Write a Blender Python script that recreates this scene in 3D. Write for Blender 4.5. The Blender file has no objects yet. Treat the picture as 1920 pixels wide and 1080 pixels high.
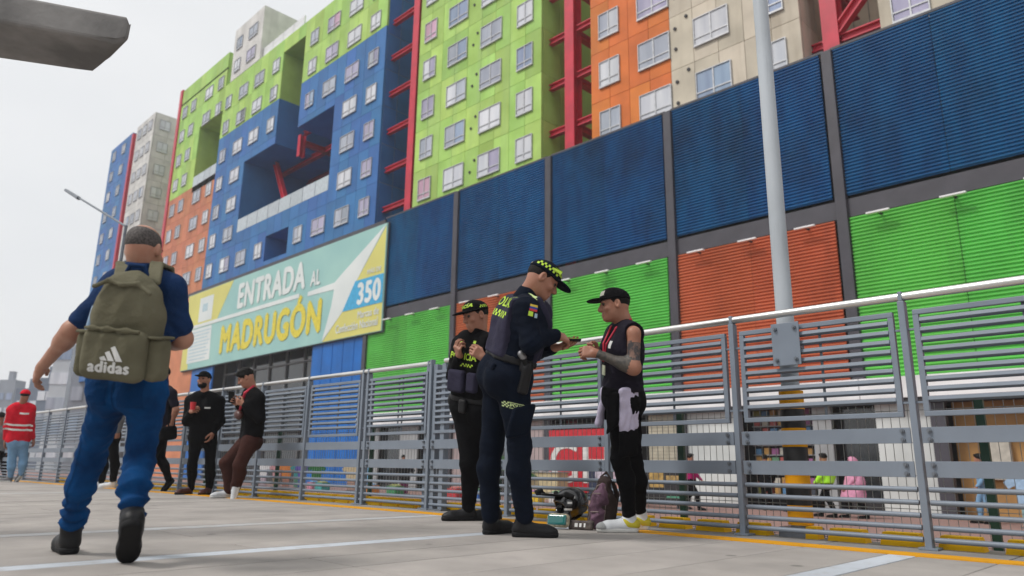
import bpy, bmesh, math, random
import numpy as np
from mathutils import Vector, Matrix
from mathutils.bvhtree import BVHTree

SC = bpy.context.scene
COL = SC.collection
rng = random.Random(7)

# ---------------------------------------------------------------- camera
def make_camera():
    yaw, pitch, roll = math.radians(44.923), math.radians(13.848), math.radians(0.783)
    f = Vector((-math.sin(yaw)*math.cos(pitch), math.cos(yaw)*math.cos(pitch), math.sin(pitch)))
    r = Vector((math.cos(yaw), math.sin(yaw), 0)); u = r.cross(f)
    c, s = math.cos(roll), math.sin(roll)
    r, u = c*r+s*u, -s*r+c*u
    cd = bpy.data.cameras.new('camera'); cam = bpy.data.objects.new('camera', cd); COL.objects.link(cam)
    m = Matrix((r, u, -f)).transposed().to_4x4(); m.translation = (0, 0, 0.42)
    cam.matrix_world = m
    cd.sensor_fit = 'HORIZONTAL'; cd.sensor_width = 36; cd.lens = 36*1360.4/1920
    cd.clip_start = 0.05; cd.clip_end = 6000
    cd.dof.use_dof = True; cd.dof.focus_distance = 5.2; cd.dof.aperture_fstop = 1.9
    SC.camera = cam
make_camera()

# ---------------------------------------------------------------- sky and sun (bright overcast)
SUN_EL, SUN_AZ = math.radians(52), math.radians(205)      # azimuth clockwise from +Y
def make_world():
    w = bpy.data.worlds.new('World'); SC.world = w; w.use_nodes = True
    nt = w.node_tree; nt.nodes.clear(); N = nt.nodes.new; L = nt.links.new
    out = N('ShaderNodeOutputWorld')
    sky = N('ShaderNodeTexSky'); sky.sky_type = 'NISHITA'; sky.sun_disc = False
    sky.sun_elevation = SUN_EL; sky.sun_rotation = SUN_AZ; sky.dust_density = 4; sky.air_density = 1.2
    b1 = N('ShaderNodeBackground'); b1.inputs[1].default_value = 0.07; L(sky.outputs[0], b1.inputs[0])
    tc = N('ShaderNodeTexCoord'); mp = N('ShaderNodeMapping'); mp.inputs['Scale'].default_value = (1, 1, 2.5)
    L(tc.outputs['Generated'], mp.inputs[0])
    nz = N('ShaderNodeTexNoise'); nz.inputs['Scale'].default_value = 1.6; nz.inputs['Detail'].default_value = 4
    L(mp.outputs[0], nz.inputs['Vector'])
    cr = N('ShaderNodeValToRGB'); cr.color_ramp.elements[0].position = .3; cr.color_ramp.elements[1].position = .7
    cr.color_ramp.elements[0].color = (.80, .815, .83, 1); cr.color_ramp.elements[1].color = (.935, .935, .935, 1)
    L(nz.outputs[0], cr.inputs[0])
    b2 = N('ShaderNodeBackground'); b2.inputs[1].default_value = 0.70; L(cr.outputs[0], b2.inputs[0])
    mx = N('ShaderNodeMixShader'); mx.inputs[0].default_value = .9
    L(b1.outputs[0], mx.inputs[1]); L(b2.outputs[0], mx.inputs[2]); L(mx.outputs[0], out.inputs[0])
make_world()
sd = bpy.data.lights.new('sun', 'SUN'); sd.energy = 1.5; sd.angle = math.radians(11); sd.color = (1, .965, .92)
so = bpy.data.objects.new('sun', sd); COL.objects.link(so)
so.rotation_euler = Vector((-math.sin(SUN_AZ)*math.cos(SUN_EL), -math.cos(SUN_AZ)*math.cos(SUN_EL), -math.sin(SUN_EL))).to_track_quat('-Z', 'Y').to_euler()
vs = SC.view_settings; vs.view_transform = 'Standard'; vs.look = 'None'; vs.gamma = 1; vs.exposure = 0.62
vs.use_curve_mapping = False
SC.cycles.use_denoising = True; SC.cycles.max_bounces = 6; SC.cycles.diffuse_bounces = 3; SC.cycles.glossy_bounces = 3
SC.cycles.volume_bounces = 2; SC.cycles.transparent_max_bounces = 8; SC.cycles.transmission_bounces = 4; SC.cycles.caustics_reflective = False; SC.cycles.caustics_refractive = False

# ---------------------------------------------------------------- object helpers
def tag(o, label=None, cat=None, group=None, kind=None):
    if label: o['label'] = label
    if cat: o['category'] = cat
    if group: o['group'] = group
    if kind: o['kind'] = kind
    return o
def empty(name, loc=(0, 0, 0), parent=None, rz=0):
    o = bpy.data.objects.new(name, None); COL.objects.link(o); o.location = loc; o.rotation_euler = (0, 0, rz)
    o.empty_display_size = .1
    if parent: o.parent = parent
    return o
def put(name, me, mat=None, parent=None, loc=(0, 0, 0), rot=(0, 0, 0)):
    o = bpy.data.objects.new(name, me); COL.objects.link(o); o.location = loc; o.rotation_euler = rot
    if mat is not None and not me.materials: me.materials.append(mat)
    if parent: o.parent = parent
    return o
def put_m(name, me, mat, parent=None, loc=(0, 0, 0), rot=(0, 0, 0)):
    """shared mesh, material on the object slot"""
    if not me.materials: me.materials.append(mat)
    o = put(name, me, None, parent, loc, rot)
    o.material_slots[0].link = 'OBJECT'; o.material_slots[0].material = mat
    return o
def mesh_of(name, verts, faces, smooth=False):
    me = bpy.data.meshes.new(name); me.from_pydata([tuple(v) for v in verts], [], [tuple(f) for f in faces])
    if smooth: me.polygons.foreach_set('use_smooth', [True]*len(me.polygons))
    me.update(); return me
class MB:
    """collects boxes, tubes and prisms of ONE part"""
    def __init__(s): s.bm = bmesh.new()
    def box(s, c, d, bev=0, rot=None):
        m = Matrix.Translation(c)
        if rot is not None: m = m @ rot
        r = bmesh.ops.create_cube(s.bm, size=1, matrix=m @ Matrix.Diagonal((*d, 1)))
        if bev: 
            es = list({e for v in r['verts'] for e in v.link_edges})
            bmesh.ops.bevel(s.bm, geom=es, offset=bev, segments=2, affect='EDGES', profile=.6)
        return s
    def b2(s, x0, x1, y0, y1, z0, z1, bev=0):
        return s.box(((x0+x1)/2, (y0+y1)/2, (z0+z1)/2), (abs(x1-x0), abs(y1-y0), abs(z1-z0)), bev)
    def tube(s, a, b, r, r2=None, n=10, caps=True):
        a, b = Vector(a), Vector(b); d = b-a
        q = d.to_track_quat('Z', 'Y').to_matrix().to_4x4()
        bmesh.ops.create_cone(s.bm, cap_ends=caps, segments=n, radius1=r, radius2=r if r2 is None else r2, depth=d.length,
                              matrix=Matrix.Translation((a+b)/2) @ q)
        return s
    def path(s, pts, r, n=8):
        for a, b in zip(pts[:-1], pts[1:]): s.tube(a, b, r, n=n)
        return s
    def ball(s, c, r, sc=(1, 1, 1), seg=12):
        bmesh.ops.create_uvsphere(s.bm, u_segments=seg, v_segments=seg//2+2, radius=r, matrix=Matrix.Translation(c) @ Matrix.Diagonal((*sc, 1)))
        return s
    def prism(s, poly, axis, t0, t1):
        """poly: list of 2-D points; axis 'x','y','z' is the extrusion axis"""
        def P(p, t):
            return {'x': (t, p[0], p[1]), 'y': (p[0], t, p[1]), 'z': (p[0], p[1], t)}[axis]
        A = [s.bm.verts.new(P(p, t0)) for p in poly]; B = [s.bm.verts.new(P(p, t1)) for p in poly]
        s.bm.faces.new(A[::-1]); s.bm.faces.new(B)
        for i in range(len(poly)): 
            j = (i+1) % len(poly); s.bm.faces.new((A[i], A[j], B[j], B[i]))
        return s
    def mesh(s, name, smooth=False):
        bmesh.ops.recalc_face_normals(s.bm, faces=s.bm.faces)
        me = bpy.data.meshes.new(name); s.bm.to_mesh(me); s.bm.free()
        if smooth: 
            me.polygons.foreach_set('use_smooth', [True]*len(me.polygons))
            try: me.set_sharp_from_angle(angle=math.radians(40))
            except Exception: pass
        return me
    def build(s, name, mat, parent=None, loc=(0, 0, 0), rot=(0, 0, 0), smooth=False):
        return put(name, s.mesh(name, smooth), mat, parent, loc, rot)
_boxes = {}
def box_mesh(dx, dy, dz, bev=0):
    k = (round(dx, 4), round(dy, 4), round(dz, 4), bev)
    if k not in _boxes: _boxes[k] = MB().box((0, 0, 0), (dx, dy, dz), bev).mesh('piece')
    return _boxes[k]

# ---------------------------------------------------------------- materials
def mat(name, col, rough=.6, metal=0, var=.12, scale=6, bump=0, bscale=60, col2=None, stretch=(1, 1, 1), obj_rand=0, spec=.5, coat=0, coord='Object', contrast=(.35, .65), detail=5, sheen=0, bdist=.01):
    """procedural principled material: colour mottled by noise between col and col2, optional per-object tint and bump"""
    m = bpy.data.materials.new(name); m.use_nodes = True
    nt = m.node_tree; N = nt.nodes.new; L = nt.links.new
    b = nt.nodes['Principled BSDF']
    b.inputs['Roughness'].default_value = rough; b.inputs['Metallic'].default_value = metal
    b.inputs['Specular IOR Level'].default_value = spec; b.inputs['Coat Weight'].default_value = coat
    if sheen: b.inputs['Sheen Weight'].default_value = sheen; b.inputs['Sheen Roughness'].default_value = .5
    if col2 is None: col2 = tuple(c*(1-var*2) for c in col)
    tc = N('ShaderNodeTexCoord'); mp = N('ShaderNodeMapping'); mp.inputs['Scale'].default_value = stretch
    L(tc.outputs[coord], mp.inputs[0])
    nz = N('ShaderNodeTexNoise'); nz.inputs['Scale'].default_value = scale; nz.inputs['Detail'].default_value = detail
    L(mp.outputs[0], nz.inputs['Vector'])
    if obj_rand:
        oi = N('ShaderNodeObjectInfo'); va = N('ShaderNodeVectorMath'); va.operation = 'ADD'
        sc = N('ShaderNodeMath'); sc.operation = 'MULTIPLY'; sc.inputs[1].default_value = 90; L(oi.outputs['Random'], sc.inputs[0])
        L(mp.outputs[0], va.inputs[0]); L(sc.outputs[0], va.inputs[1]); L(va.outputs[0], nz.inputs['Vector'])
    cr = N('ShaderNodeValToRGB'); cr.color_ramp.elements[0].position, cr.color_ramp.elements[1].position = contrast
    cr.color_ramp.elements[0].color = (*col2, 1); cr.color_ramp.elements[1].color = (*col, 1)
    L(nz.outputs[0], cr.inputs[0]); src = cr.outputs[0]
    if obj_rand:
        hs = N('ShaderNodeHueSaturation'); mr = N('ShaderNodeMapRange')
        mr.inputs[3].default_value = 1-obj_rand; mr.inputs[4].default_value = 1+obj_rand
        L(oi.outputs['Random'], mr.inputs[0]); L(mr.outputs[0], hs.inputs['Value'])
        mr2 = N('ShaderNodeMapRange'); mr2.inputs[3].default_value = .5-obj_rand*.08; mr2.inputs[4].default_value = .5+obj_rand*.08
        fr = N('ShaderNodeMath'); fr.operation = 'FRACT'; ml = N('ShaderNodeMath'); ml.operation = 'MULTIPLY'; ml.inputs[1].default_value = 7.3
        L(oi.outputs['Random'], ml.inputs[0]); L(ml.outputs[0], fr.inputs[0]); L(fr.outputs[0], mr2.inputs[0]); L(mr2.outputs[0], hs.inputs['Hue'])
        L(src, hs.inputs['Color']); src = hs.outputs[0]
    L(src, b.inputs['Base Color'])
    if bump:
        n2 = N('ShaderNodeTexNoise'); n2.inputs['Scale'].default_value = bscale; n2.inputs['Detail'].default_value = 3
        L(mp.outputs[0], n2.inputs['Vector'])
        bp = N('ShaderNodeBump'); bp.inputs['Strength'].default_value = bump; bp.inputs['Distance'].default_value = bdist
        L(n2.outputs[0], bp.inputs['Height']); L(bp.outputs[0], b.inputs['Normal'])
    return m
def weathered(name, col, dirt, stretch=(.25, .25, 2.5), scale=1.6, amt=(.42, .72), rough=.5, col2=None, fine=.25, rand=0, bscale_=.7, bst=(1, 1, 1)):
    """painted metal or panel: base colour with patchy tone plus dirt streaks of their own shape"""
    m = mat(name, col, rough, var=.12, scale=bscale_, col2=col2, stretch=bst, obj_rand=rand, coord='Object', spec=.18)
    nt = m.node_tree; N = nt.nodes.new; L = nt.links.new; b = nt.nodes['Principled BSDF']
    src = b.inputs['Base Color'].links[0].from_socket
    tc = N('ShaderNodeTexCoord'); geo = N('ShaderNodeNewGeometry'); mp = N('ShaderNodeMapping'); mp.inputs['Scale'].default_value = stretch
    L(geo.outputs['Position'], mp.inputs[0])
    nz = N('ShaderNodeTexNoise'); nz.inputs['Scale'].default_value = scale; nz.inputs['Detail'].default_value = 6; nz.inputs['Roughness'].default_value = .65
    L(mp.outputs[0], nz.inputs['Vector'])
    mr = N('ShaderNodeMapRange'); mr.inputs[1].default_value, mr.inputs[2].default_value = amt; mr.inputs[3].default_value = 0; mr.inputs[4].default_value = .8
    L(nz.outputs[0], mr.inputs[0])
    mx = N('ShaderNodeMix'); mx.data_type = 'RGBA'; L(mr.outputs[0], mx.inputs[0]); L(src, mx.inputs[6]); mx.inputs[7].default_value = (*dirt, 1)
    L(mx.outputs[2], b.inputs['Base Color'])
    return m
def cloth(name, col, rough=.85, var=.1, bump=.25, scale=9, bscale=140, col2=None):
    return mat(name, col, rough, var=var, scale=scale, bump=.55, bscale=26, spec=.1, col2=col2, bdist=.014)

K = {}
K['steel'] = mat('grey_rail_paint', (.195, .23, .28), .42, spec=.35, var=.07, scale=3, bump=.05, bscale=90)
K['steel_dark'] = mat('bolt_steel', (.17, .19, .22), .4, metal=.4)
K['handrail'] = mat('brushed_steel', (.78, .77, .75), .28, metal=.85, var=.08, scale=20, stretch=(.2, 3, 3))
K['yellow'] = weathered('yellow_paint', (.78, .36, .01), (.30, .17, .04), stretch=(3, 3, 3), scale=3, amt=(.55, .8), rough=.6)
K['yellow_block'] = weathered('yellow_block_paint', (.95, .56, .01), (.06, .045, .02), stretch=(9, 9, 9), scale=4, amt=(.66, .70), rough=.6, col2=(.85, .48, .01))
K['white_line'] = weathered('worn_white_line', (.54, .58, .63), (.34, .33, .32), stretch=(1, 1, 1), scale=9, amt=(.5, .75), rough=.7)
K['white_worn'] = weathered('faint_white_line', (.50, .52, .54), (.38, .355, .335), stretch=(1, 1, 1), scale=6, amt=(.35, .65), rough=.7)
K['slab'] = weathered('deck_concrete', (.375, .346, .322), (.19, .178, .17), stretch=(1, 1, 1), scale=1.3, amt=(.50, .82), rough=.78, col2=(.305, .283, .264), rand=.06, bscale_=2.6)
def speckle(m):
    """dark grit, gum spots and hairline scratches on a floor material"""
    nt = m.node_tree; N = nt.nodes.new; L = nt.links.new; b = nt.nodes['Principled BSDF']; src = b.inputs['Base Color'].links[0].from_socket
    geo = N('ShaderNodeNewGeometry'); vo = N('ShaderNodeTexVoronoi'); vo.inputs['Scale'].default_value = 2.2; vo.inputs['Randomness'].default_value = 1; L(geo.outputs['Position'], vo.inputs['Vector'])
    mr = N('ShaderNodeMapRange'); mr.inputs[1].default_value = .05; mr.inputs[2].default_value = .075; mr.inputs[3].default_value = .65; mr.inputs[4].default_value = 0; L(vo.outputs['Distance'], mr.inputs[0])
    nz = N('ShaderNodeTexNoise'); nz.inputs['Scale'].default_value = 190; nz.inputs['Detail'].default_value = 2; L(geo.outputs['Position'], nz.inputs['Vector'])
    m2 = N('ShaderNodeMapRange'); m2.inputs[1].default_value = .6; m2.inputs[2].default_value = .75; m2.inputs[3].default_value = 0; m2.inputs[4].default_value = .5; L(nz.outputs[0], m2.inputs[0])
    mx0 = N('ShaderNodeMath'); mx0.operation = 'MAXIMUM'; L(mr.outputs[0], mx0.inputs[0]); L(m2.outputs[0], mx0.inputs[1])
    mx = N('ShaderNodeMix'); mx.data_type = 'RGBA'; L(mx0.outputs[0], mx.inputs[0]); L(src, mx.inputs[6]); mx.inputs[7].default_value = (.10, .095, .09, 1); L(mx.outputs[2], b.inputs['Base Color'])
    bp = N('ShaderNodeBump'); bp.inputs['Strength'].default_value = .2; bp.inputs['Distance'].default_value = .004; L(nz.outputs[0], bp.inputs['Height']); L(bp.outputs[0], b.inputs['Normal'])
speckle(K['slab'])
K['slab_edge'] = mat('kerb_concrete', (.27, .262, .252), .85, col2=(.18, .175, .17), scale=4, bump=.15, bscale=80, obj_rand=.06, detail=8)
K['joint'] = mat('joint_filler', (.06, .058, .055), .9)
K['concrete'] = mat('grey_concrete', (.27, .26, .25), .85, col2=(.13, .126, .122), scale=3.2, bump=.3, bscale=30, detail=8)
K['asphalt'] = mat('asphalt', (.075, .075, .08), .85, col2=(.05, .05, .052), scale=1.2, bump=.3, bscale=90, detail=8)
K['frame_grey'] = mat('mall_frame', (.058, .055, .070), .55, var=.12, scale=1.5)
K['white'] = weathered('white_fascia', (.86, .86, .87), (.45, .44, .42), stretch=(.6, .6, .2), scale=1.5, amt=(.64, .9))
K['blue_cor'] = weathered('blue_corrugated', (.004, .115, .29), (.010, .022, .045), stretch=(.30, .30, .20), scale=1.0, amt=(.48, .76), rough=.40, col2=(.003, .075, .215), rand=.10, bscale_=1.6, bst=(1.2, 1.2, .35))
K['green_cor'] = weathered('green_corrugated', (.145, .62, .11), (.07, .29, .055), stretch=(.8, .8, .1), scale=1.3, amt=(.56, .9), rough=.42, col2=(.12, .51, .085), rand=.05)
K['orange_cor'] = weathered('orange_corrugated', (.55, .14, .06), (.26, .065, .04), stretch=(.8, .8, .1), scale=1.3, amt=(.54, .9), rough=.42, col2=(.44, .11, .045), rand=.06)
K['blue_flat'] = weathered('bright_blue_panel', (.01, .15, .52), (.01, .09, .32), stretch=(1.2, 1.2, .1), scale=1.2, amt=(.5, .9), rough=.4)
K['lime'] = weathered('lime_panel', (.43, .65, .17), (.31, .46, .18), stretch=(.8, .8, .08), scale=1.2, amt=(.46, .85), rough=.7, col2=(.34, .53, .12), rand=.15)
K['tblue'] = weathered('tower_blue_panel', (.045, .17, .42), (.04, .10, .25), stretch=(.5, .5, .12), scale=1.1, amt=(.52, .9), rough=.5, col2=(.04, .14, .36), rand=.12)
K['torange'] = weathered('tower_orange_panel', (.72, .20, .045), (.45, .16, .08), stretch=(.5, .5, .12), scale=1.1, amt=(.55, .95), rough=.6, rand=.07)
K['salmon'] = weathered('tower_salmon_panel', (.60, .22, .12), (.40, .17, .12), stretch=(.5, .5, .12), scale=1.1, amt=(.55, .95), rough=.6, rand=.07)
K['cream'] = weathered('tower_cream_panel', (.64, .57, .46), (.30, .24, .17), stretch=(.9, .9, .07), scale=1.3, amt=(.50, .85), rough=.7, rand=.06)
K['pale'] = weathered('tower_pale_panel', (.70, .68, .65), (.45, .43, .41), stretch=(.9, .9, .07), scale=1.3, amt=(.52, .9), rough=.7, rand=.06)
K['red'] = mat('red_steel', (.60, .012, .045), .45, var=.1, scale=2)
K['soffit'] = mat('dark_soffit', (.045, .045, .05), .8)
K['winframe'] = mat('window_frame_aluminium', (.55, .56, .58), .4, metal=.2)
K['dark_glass'] = mat('dark_glass', (.025, .03, .035), .08, var=.2, scale=.6, spec=.8)
K['shop_dark'] = mat('shop_interior', (.05, .05, .055), .8)
def pane_mat(name, c1, c2, rough=.12):
    m = mat(name, c1, rough, col2=c2, scale=1.0, stretch=(2.2, 2.2, .25), obj_rand=.16, spec=.7, contrast=(.3, .7))
    return m
PANES = [pane_mat('pane_white_curtain_sky', (.72, .73, .76), (.52, .54, .60)), pane_mat('pane_grey_curtain', (.44, .47, .54), (.28, .31, .38)),  # white pane: curtain tone raised to include the bright sky reflection
         pane_mat('pane_pale_blue', (.33, .42, .56), (.20, .26, .40)), pane_mat('pane_lilac_curtain', (.46, .42, .56), (.30, .28, .42)),
         pane_mat('pane_pink_curtain', (.62, .36, .46), (.45, .26, .36)), pane_mat('pane_dark', (.10, .11, .13), (.05, .055, .07))]
# ================================================================ SETTING
ZS = -0.84                                   # street level below the deck
# ---------------------------------------------------------------- ground sheet, street, sidewalk
g = MB().b2(-800, 400, -400, 800, ZS-1.0, ZS-.02).build('ground', K['asphalt']); tag(g, kind='structure')
st = MB().b2(-300, 120, 5.05, 10.4, ZS-.02, ZS-.004).build('street', K['asphalt']); tag(st, kind='structure')
def brick_mat():
    m = mat('red_brick_paving', (.30, .17, .14), .8, col2=(.20, .13, .12), scale=1.5)
    nt = m.node_tree; N = nt.nodes.new; L = nt.links.new; b = nt.nodes['Principled BSDF']
    tc = N('ShaderNodeTexCoord'); bk = N('ShaderNodeTexBrick'); bk.inputs['Scale'].default_value = 4
    bk.inputs['Color1'].default_value = (.33, .17, .14, 1); bk.inputs['Color2'].default_value = (.25, .15, .14, 1); bk.inputs['Mortar'].default_value = (.16, .15, .14, 1)
    bk.inputs['Mortar Size'].default_value = .02
    L(tc.outputs['Object'], bk.inputs[0]); L(bk.outputs[0], b.inputs['Base Color'])
    return m
sw = MB().b2(-300, 120, 10.4, 22.6, ZS-.02, ZS+.12).build('sidewalk', brick_mat()); tag(sw, kind='structure')
ke = MB().b2(-300, 120, 10.24, 10.4, ZS-.02, ZS+.14, .02).build('kerb', K['slab_edge']); tag(ke, kind='structure')

# ---------------------------------------------------------------- deck of separate slabs with recessed joints
BEND = -5.75; ANG = math.radians(2.4)
def edge_shift(x):                            # the deck edge turns a little left of the gate post
    return 0 if x > BEND else (x-BEND)*math.tan(ANG)
deck = empty('deck', (0, 0, 0)); tag(deck, kind='structure')
db = MB(); db.b2(-60, 25, -14, 4.9, ZS, -.035)
db.build('deck_base', K['joint'], deck)
xs = [25, 20, 16, 12, 9, 7, 5.4, 4.1, 3.0, 2.1, 1.35, .84, .38, -.05, -.50, -.94]
stripes = [(-1.30, -1.44), (-3.52, -3.66), (-5.04, -5.20), (-11.4, -11.6), (.70, .56)]
xs += [-1.30, -1.44, -1.89, -2.33, -2.78, -3.15, -3.52, -3.66, -3.93, -4.45, -5.04, -5.20, -5.65, -6.1, -6.6, -7.1, -7.3, -7.8, -8.3, -8.75, -9.2, -9.42, -10, -10.5, -11, -11.4, -11.6,
       -12.2, -12.8, -13.4, -14, -14.25, -15, -15.7, -16.4, -17, -17.2, -18.2, -19.4, -21, -23, -26, -30, -35, -42, -50, -60]
cross = [1.86, -.6, -3.0, -6, -10, -14]
YE = 4.275                                     # inner side of the yellow line
for i in range(len(xs)-1):
    x1, x0 = xs[i], xs[i+1]; striped = any(abs(x1-a) < .01 and abs(x0-b) < .01 for a, b in stripes)
    ye = YE+edge_shift((x0+x1)/2)
    g = .006
    cs = [ye] + ([-14] if striped else [c+(.35*((i*7) % 3-1) if c != 1.86 else 0) for c in cross])
    if not striped and i % 3 == 0: cs = [ye]+cs[2:]
    for j in range(len(cs)-1):
        y1, y0 = cs[j], cs[j+1]
        if y0 >= y1: continue
        z = rng.uniform(-.0015, .0015) if not striped else .0005
        put_m('slab', box_mesh(x1-x0-g, y1-y0-g, .05, .004), (K['white_line'] if x0 > -4 else K['white_worn']) if striped else K['slab'], deck, ((x0+x1)/2, (y0+y1)/2, -.025+z))
# kerb strip outside the yellow line, in lengths
kx = [25, 14, 8, 5, 3, 1.6, .5, -.42, -.94, -1.9, -2.9, -3.8, -4.8, -5.75, -7, -8.3, -9.6, -11, -12.5, -14, -16, -18, -21, -25, -30, -38, -48, -60]
for i in range(len(kx)-1):
    x1, x0 = kx[i], kx[i+1]; xm = (x0+x1)/2; sft = edge_shift(xm); a = ANG if xm < BEND else 0
    L_ = (x1-x0)/math.cos(a)
    put_m('edge_slab', box_mesh(L_-.008, .535, .05, .004), K['slab_edge'], deck, (xm, 4.715+sft, -.026), (0, 0, a))
    o = put_m('yellow_line', box_mesh(L_, .165, .012), K['yellow'], deck, (xm, 4.362+sft, -.002), (0, 0, a))
# yellow blocks behind the railing
bl = MB().prism([(-.115, 0), (.115, 0), (.095, .075), (-.095, .075)], 'y', -.05, .05).mesh('yellow_block')
bxs = [(-1.225, 1), (-1.535, 1), (-1.845, 1), (-2.47, 1), (-2.78, 1), (-2.19+.13, .35), (-.9, 1), (-.58, 1)] + [(-3.09-.31*k, 1) for k in range(9)]
for x, s in bxs:
    o = put('yellow_block', bl, K['yellow_block'], None, (x, 4.84, -.001)); o.scale = (s, 1, 1)
    tag(o, 'yellow painted concrete block in the broken row behind the near railing', 'kerb block', 'yellow blocks behind the railing')
for k in range(40):
    x = -5.95-.29*k
    o = put('yellow_block', bl, None, None, (x, 4.84+edge_shift(x), -.001), (0, 0, ANG)); o.scale = (1.08, 1, 1.15)
    tag(o, 'yellow painted concrete block in the tight row behind the far railing', 'kerb block', 'yellow blocks behind the far railing')

# ---------------------------------------------------------------- railing
frame_me = MB().b2(-.505, .505, -.016, .016, 1.335, 1.366, .004).b2(-.505, .505, -.016, .016, .735, .766, .004).b2(-.505, -.474, -.016, .016, .7665, 1.3345).b2(.474, .505, -.016, .016, .7665, 1.3345).mesh('panel_frame')
slat_me = box_mesh(.946, .042, .024, .003)
band_me = box_mesh(1.062, .01, .09, .002)
bar_me = MB().tube((-.53, 0, 0), (.53, 0, 0), .0150, n=10).mesh('lower_bar', True)
post_me = MB().b2(-.019, .019, -.03, .03, 0, 1.425, .004).b2(-.05, .05, -.05, .05, 0.0012, .012).mesh('post')
bolt_me = MB().tube((0, 0, 0), (0, -.012, 0), .014, n=6).tube((0, -.011, 0), (0, -.022, 0), .007, n=8).mesh('bolt')
stub_me = MB().b2(-.553, -.506, -.008, .008, 1.245, 1.257).b2(.506, .553, -.008, .008, 1.245, 1.257).b2(-.553, -.506, -.008, .008, .812, .824).b2(.506, .553, -.008, .008, .812, .824).mesh('panel_bracket')
rod_me = MB().b2(-.008, .008, .023, .03, .75, 1.35).mesh('stiffener')
clamp_me = box_mesh(.024, .057, .058, .004); clamp_me.materials.append(K['steel'])
SLZ = [1.298, 1.240, 1.182, 1.124, 1.066, 1.008, .95, .892, .834]
BARZ = [.325, .253, .183, .117, .052]
for me_, k_ in ((frame_me, 'steel'), (slat_me, 'steel'), (band_me, 'steel'), (bar_me, 'steel'), (post_me, 'steel'), (bolt_me, 'steel_dark'), (stub_me, 'steel'), (rod_me, 'steel_dark')):
    me_.materials.append(K[k_])
def bay(rail, xc, bolts):
    put('stiffener', rod_me, None, rail, (xc+.04, 0, 0)); put('panel_bracket', stub_me, None, rail, (xc, 0, 0))
    fr = put('panel_frame', frame_me, None, rail, (xc, 0, 0))
    for z in SLZ: put('slat', slat_me, None, fr, (0, rng.uniform(-.002, .002), z), (math.radians(-14)+rng.uniform(-.02, .02), 0, 0))
    for z in (.629, .437):
        b = put('band', band_me, None, rail, (xc, -.012, z))
        if bolts:
            for sx in (-1, 1):
                for dz in (-.025, .025): put('bolt', bolt_me, None, b, (sx*.488, -.005, dz), (0, rng.random(), 0))
    for z in BARZ: put('lower_bar', bar_me, None, rail, (xc, .0, z))
def railing(origin, rz, n, first, label, post_x0, bolts, length, start=0):
    rail = empty('railing', origin, None, rz); tag(rail, label, 'railing')
    for k in range(n): bay(rail, first-1.12*k, bolts)
    for k in range(n+1): put('post', post_me, None, rail, (post_x0-1.12*k, 0, 0))
    t = MB(); t.tube((start, 0, 1.455), (start-length, 0, 1.455), .0255, n=16)
    t.build('handrail', K['handrail'], rail, smooth=True)
    for k in range(n+1):
        x = post_x0-1.12*k
        if x < start+.01: put('handrail_clamp', clamp_me, None, rail, (x, 0, 1.4545))
    return rail
rA = railing((0, 4.71, 0), 0, 7, 1.44-1.12+.005+.0, 'grey slatted steel railing bays right of the double gate post, behind the two officers', .885, True, 7.1, 1.47)
# double gate post where the railing turns
gp = empty('gate_post', (-5.72, 4.74, 0)); tag(gp, 'tall double grey gate post where the railing changes direction', 'gate post')
for x in (-.06, .075): MB().b2(x-.03, x+.03, -.035, .035, 0.0013, 1.43, .004).build('upright', K['steel'], gp)
MB().b2(-.12, .14, -.07, .07, .0012, .014).build('base_plate', K['steel_dark'], gp)
for z in (.35, 1.15): MB().tube((.0075, -.02, z-.05), (.0075, -.02, z+.05), .012).build('hinge', K['steel_dark'], gp)
rB = railing((BEND-.12, 4.755, 0), ANG, 20, -.62, 'grey slatted steel railing running away to the left beyond the gate post', -.06, False, 23.2, -.02)

# low wire mesh fence on green posts just outside the deck edge
wf = empty('wire_fence', (0, 5.06, 0)); tag(wf, 'thin welded wire fence on dark green posts behind the railing', 'fence')
K['green_post'] = mat('dark_green_paint', (.008, .055, .03), .45)
K['wire'] = mat('galvanised_wire', (.30, .32, .32), .45, metal=.5)
pm = MB().b2(-.024, .024, -.02, .02, ZS-.02, .86, .004).mesh('fence_post'); pm.materials.append(K['green_post'])
for k in range(-1, 8): put('fence_post', pm, None, wf, (-1.10-2.05*k, edge_shift(-1.10-2.05*k), 0))
wm = MB()
x = 1.0
while x > -12: 
    wm.bm.verts.ensure_lookup_table()
    wm.box((x, edge_shift(x), .09), (.0032, .0032, 1.5)); x -= .052
for z in (-.6, -.4, -.2, 0, .2, .4, .6, .8): wm.box((-2.4, 0, z), (6.8, .0032, .0045))
for z in (-.6, -.4, -.2, 0, .2, .4, .6, .8): wm.box((-8.9, -.135, z), (6.2, .0032, .0045), 0, Matrix.Rotation(ANG, 4, 'Z'))
w_ = wm.build('wire_mesh', K['wire'], wf); w_['kind'] = 'stuff'

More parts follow.
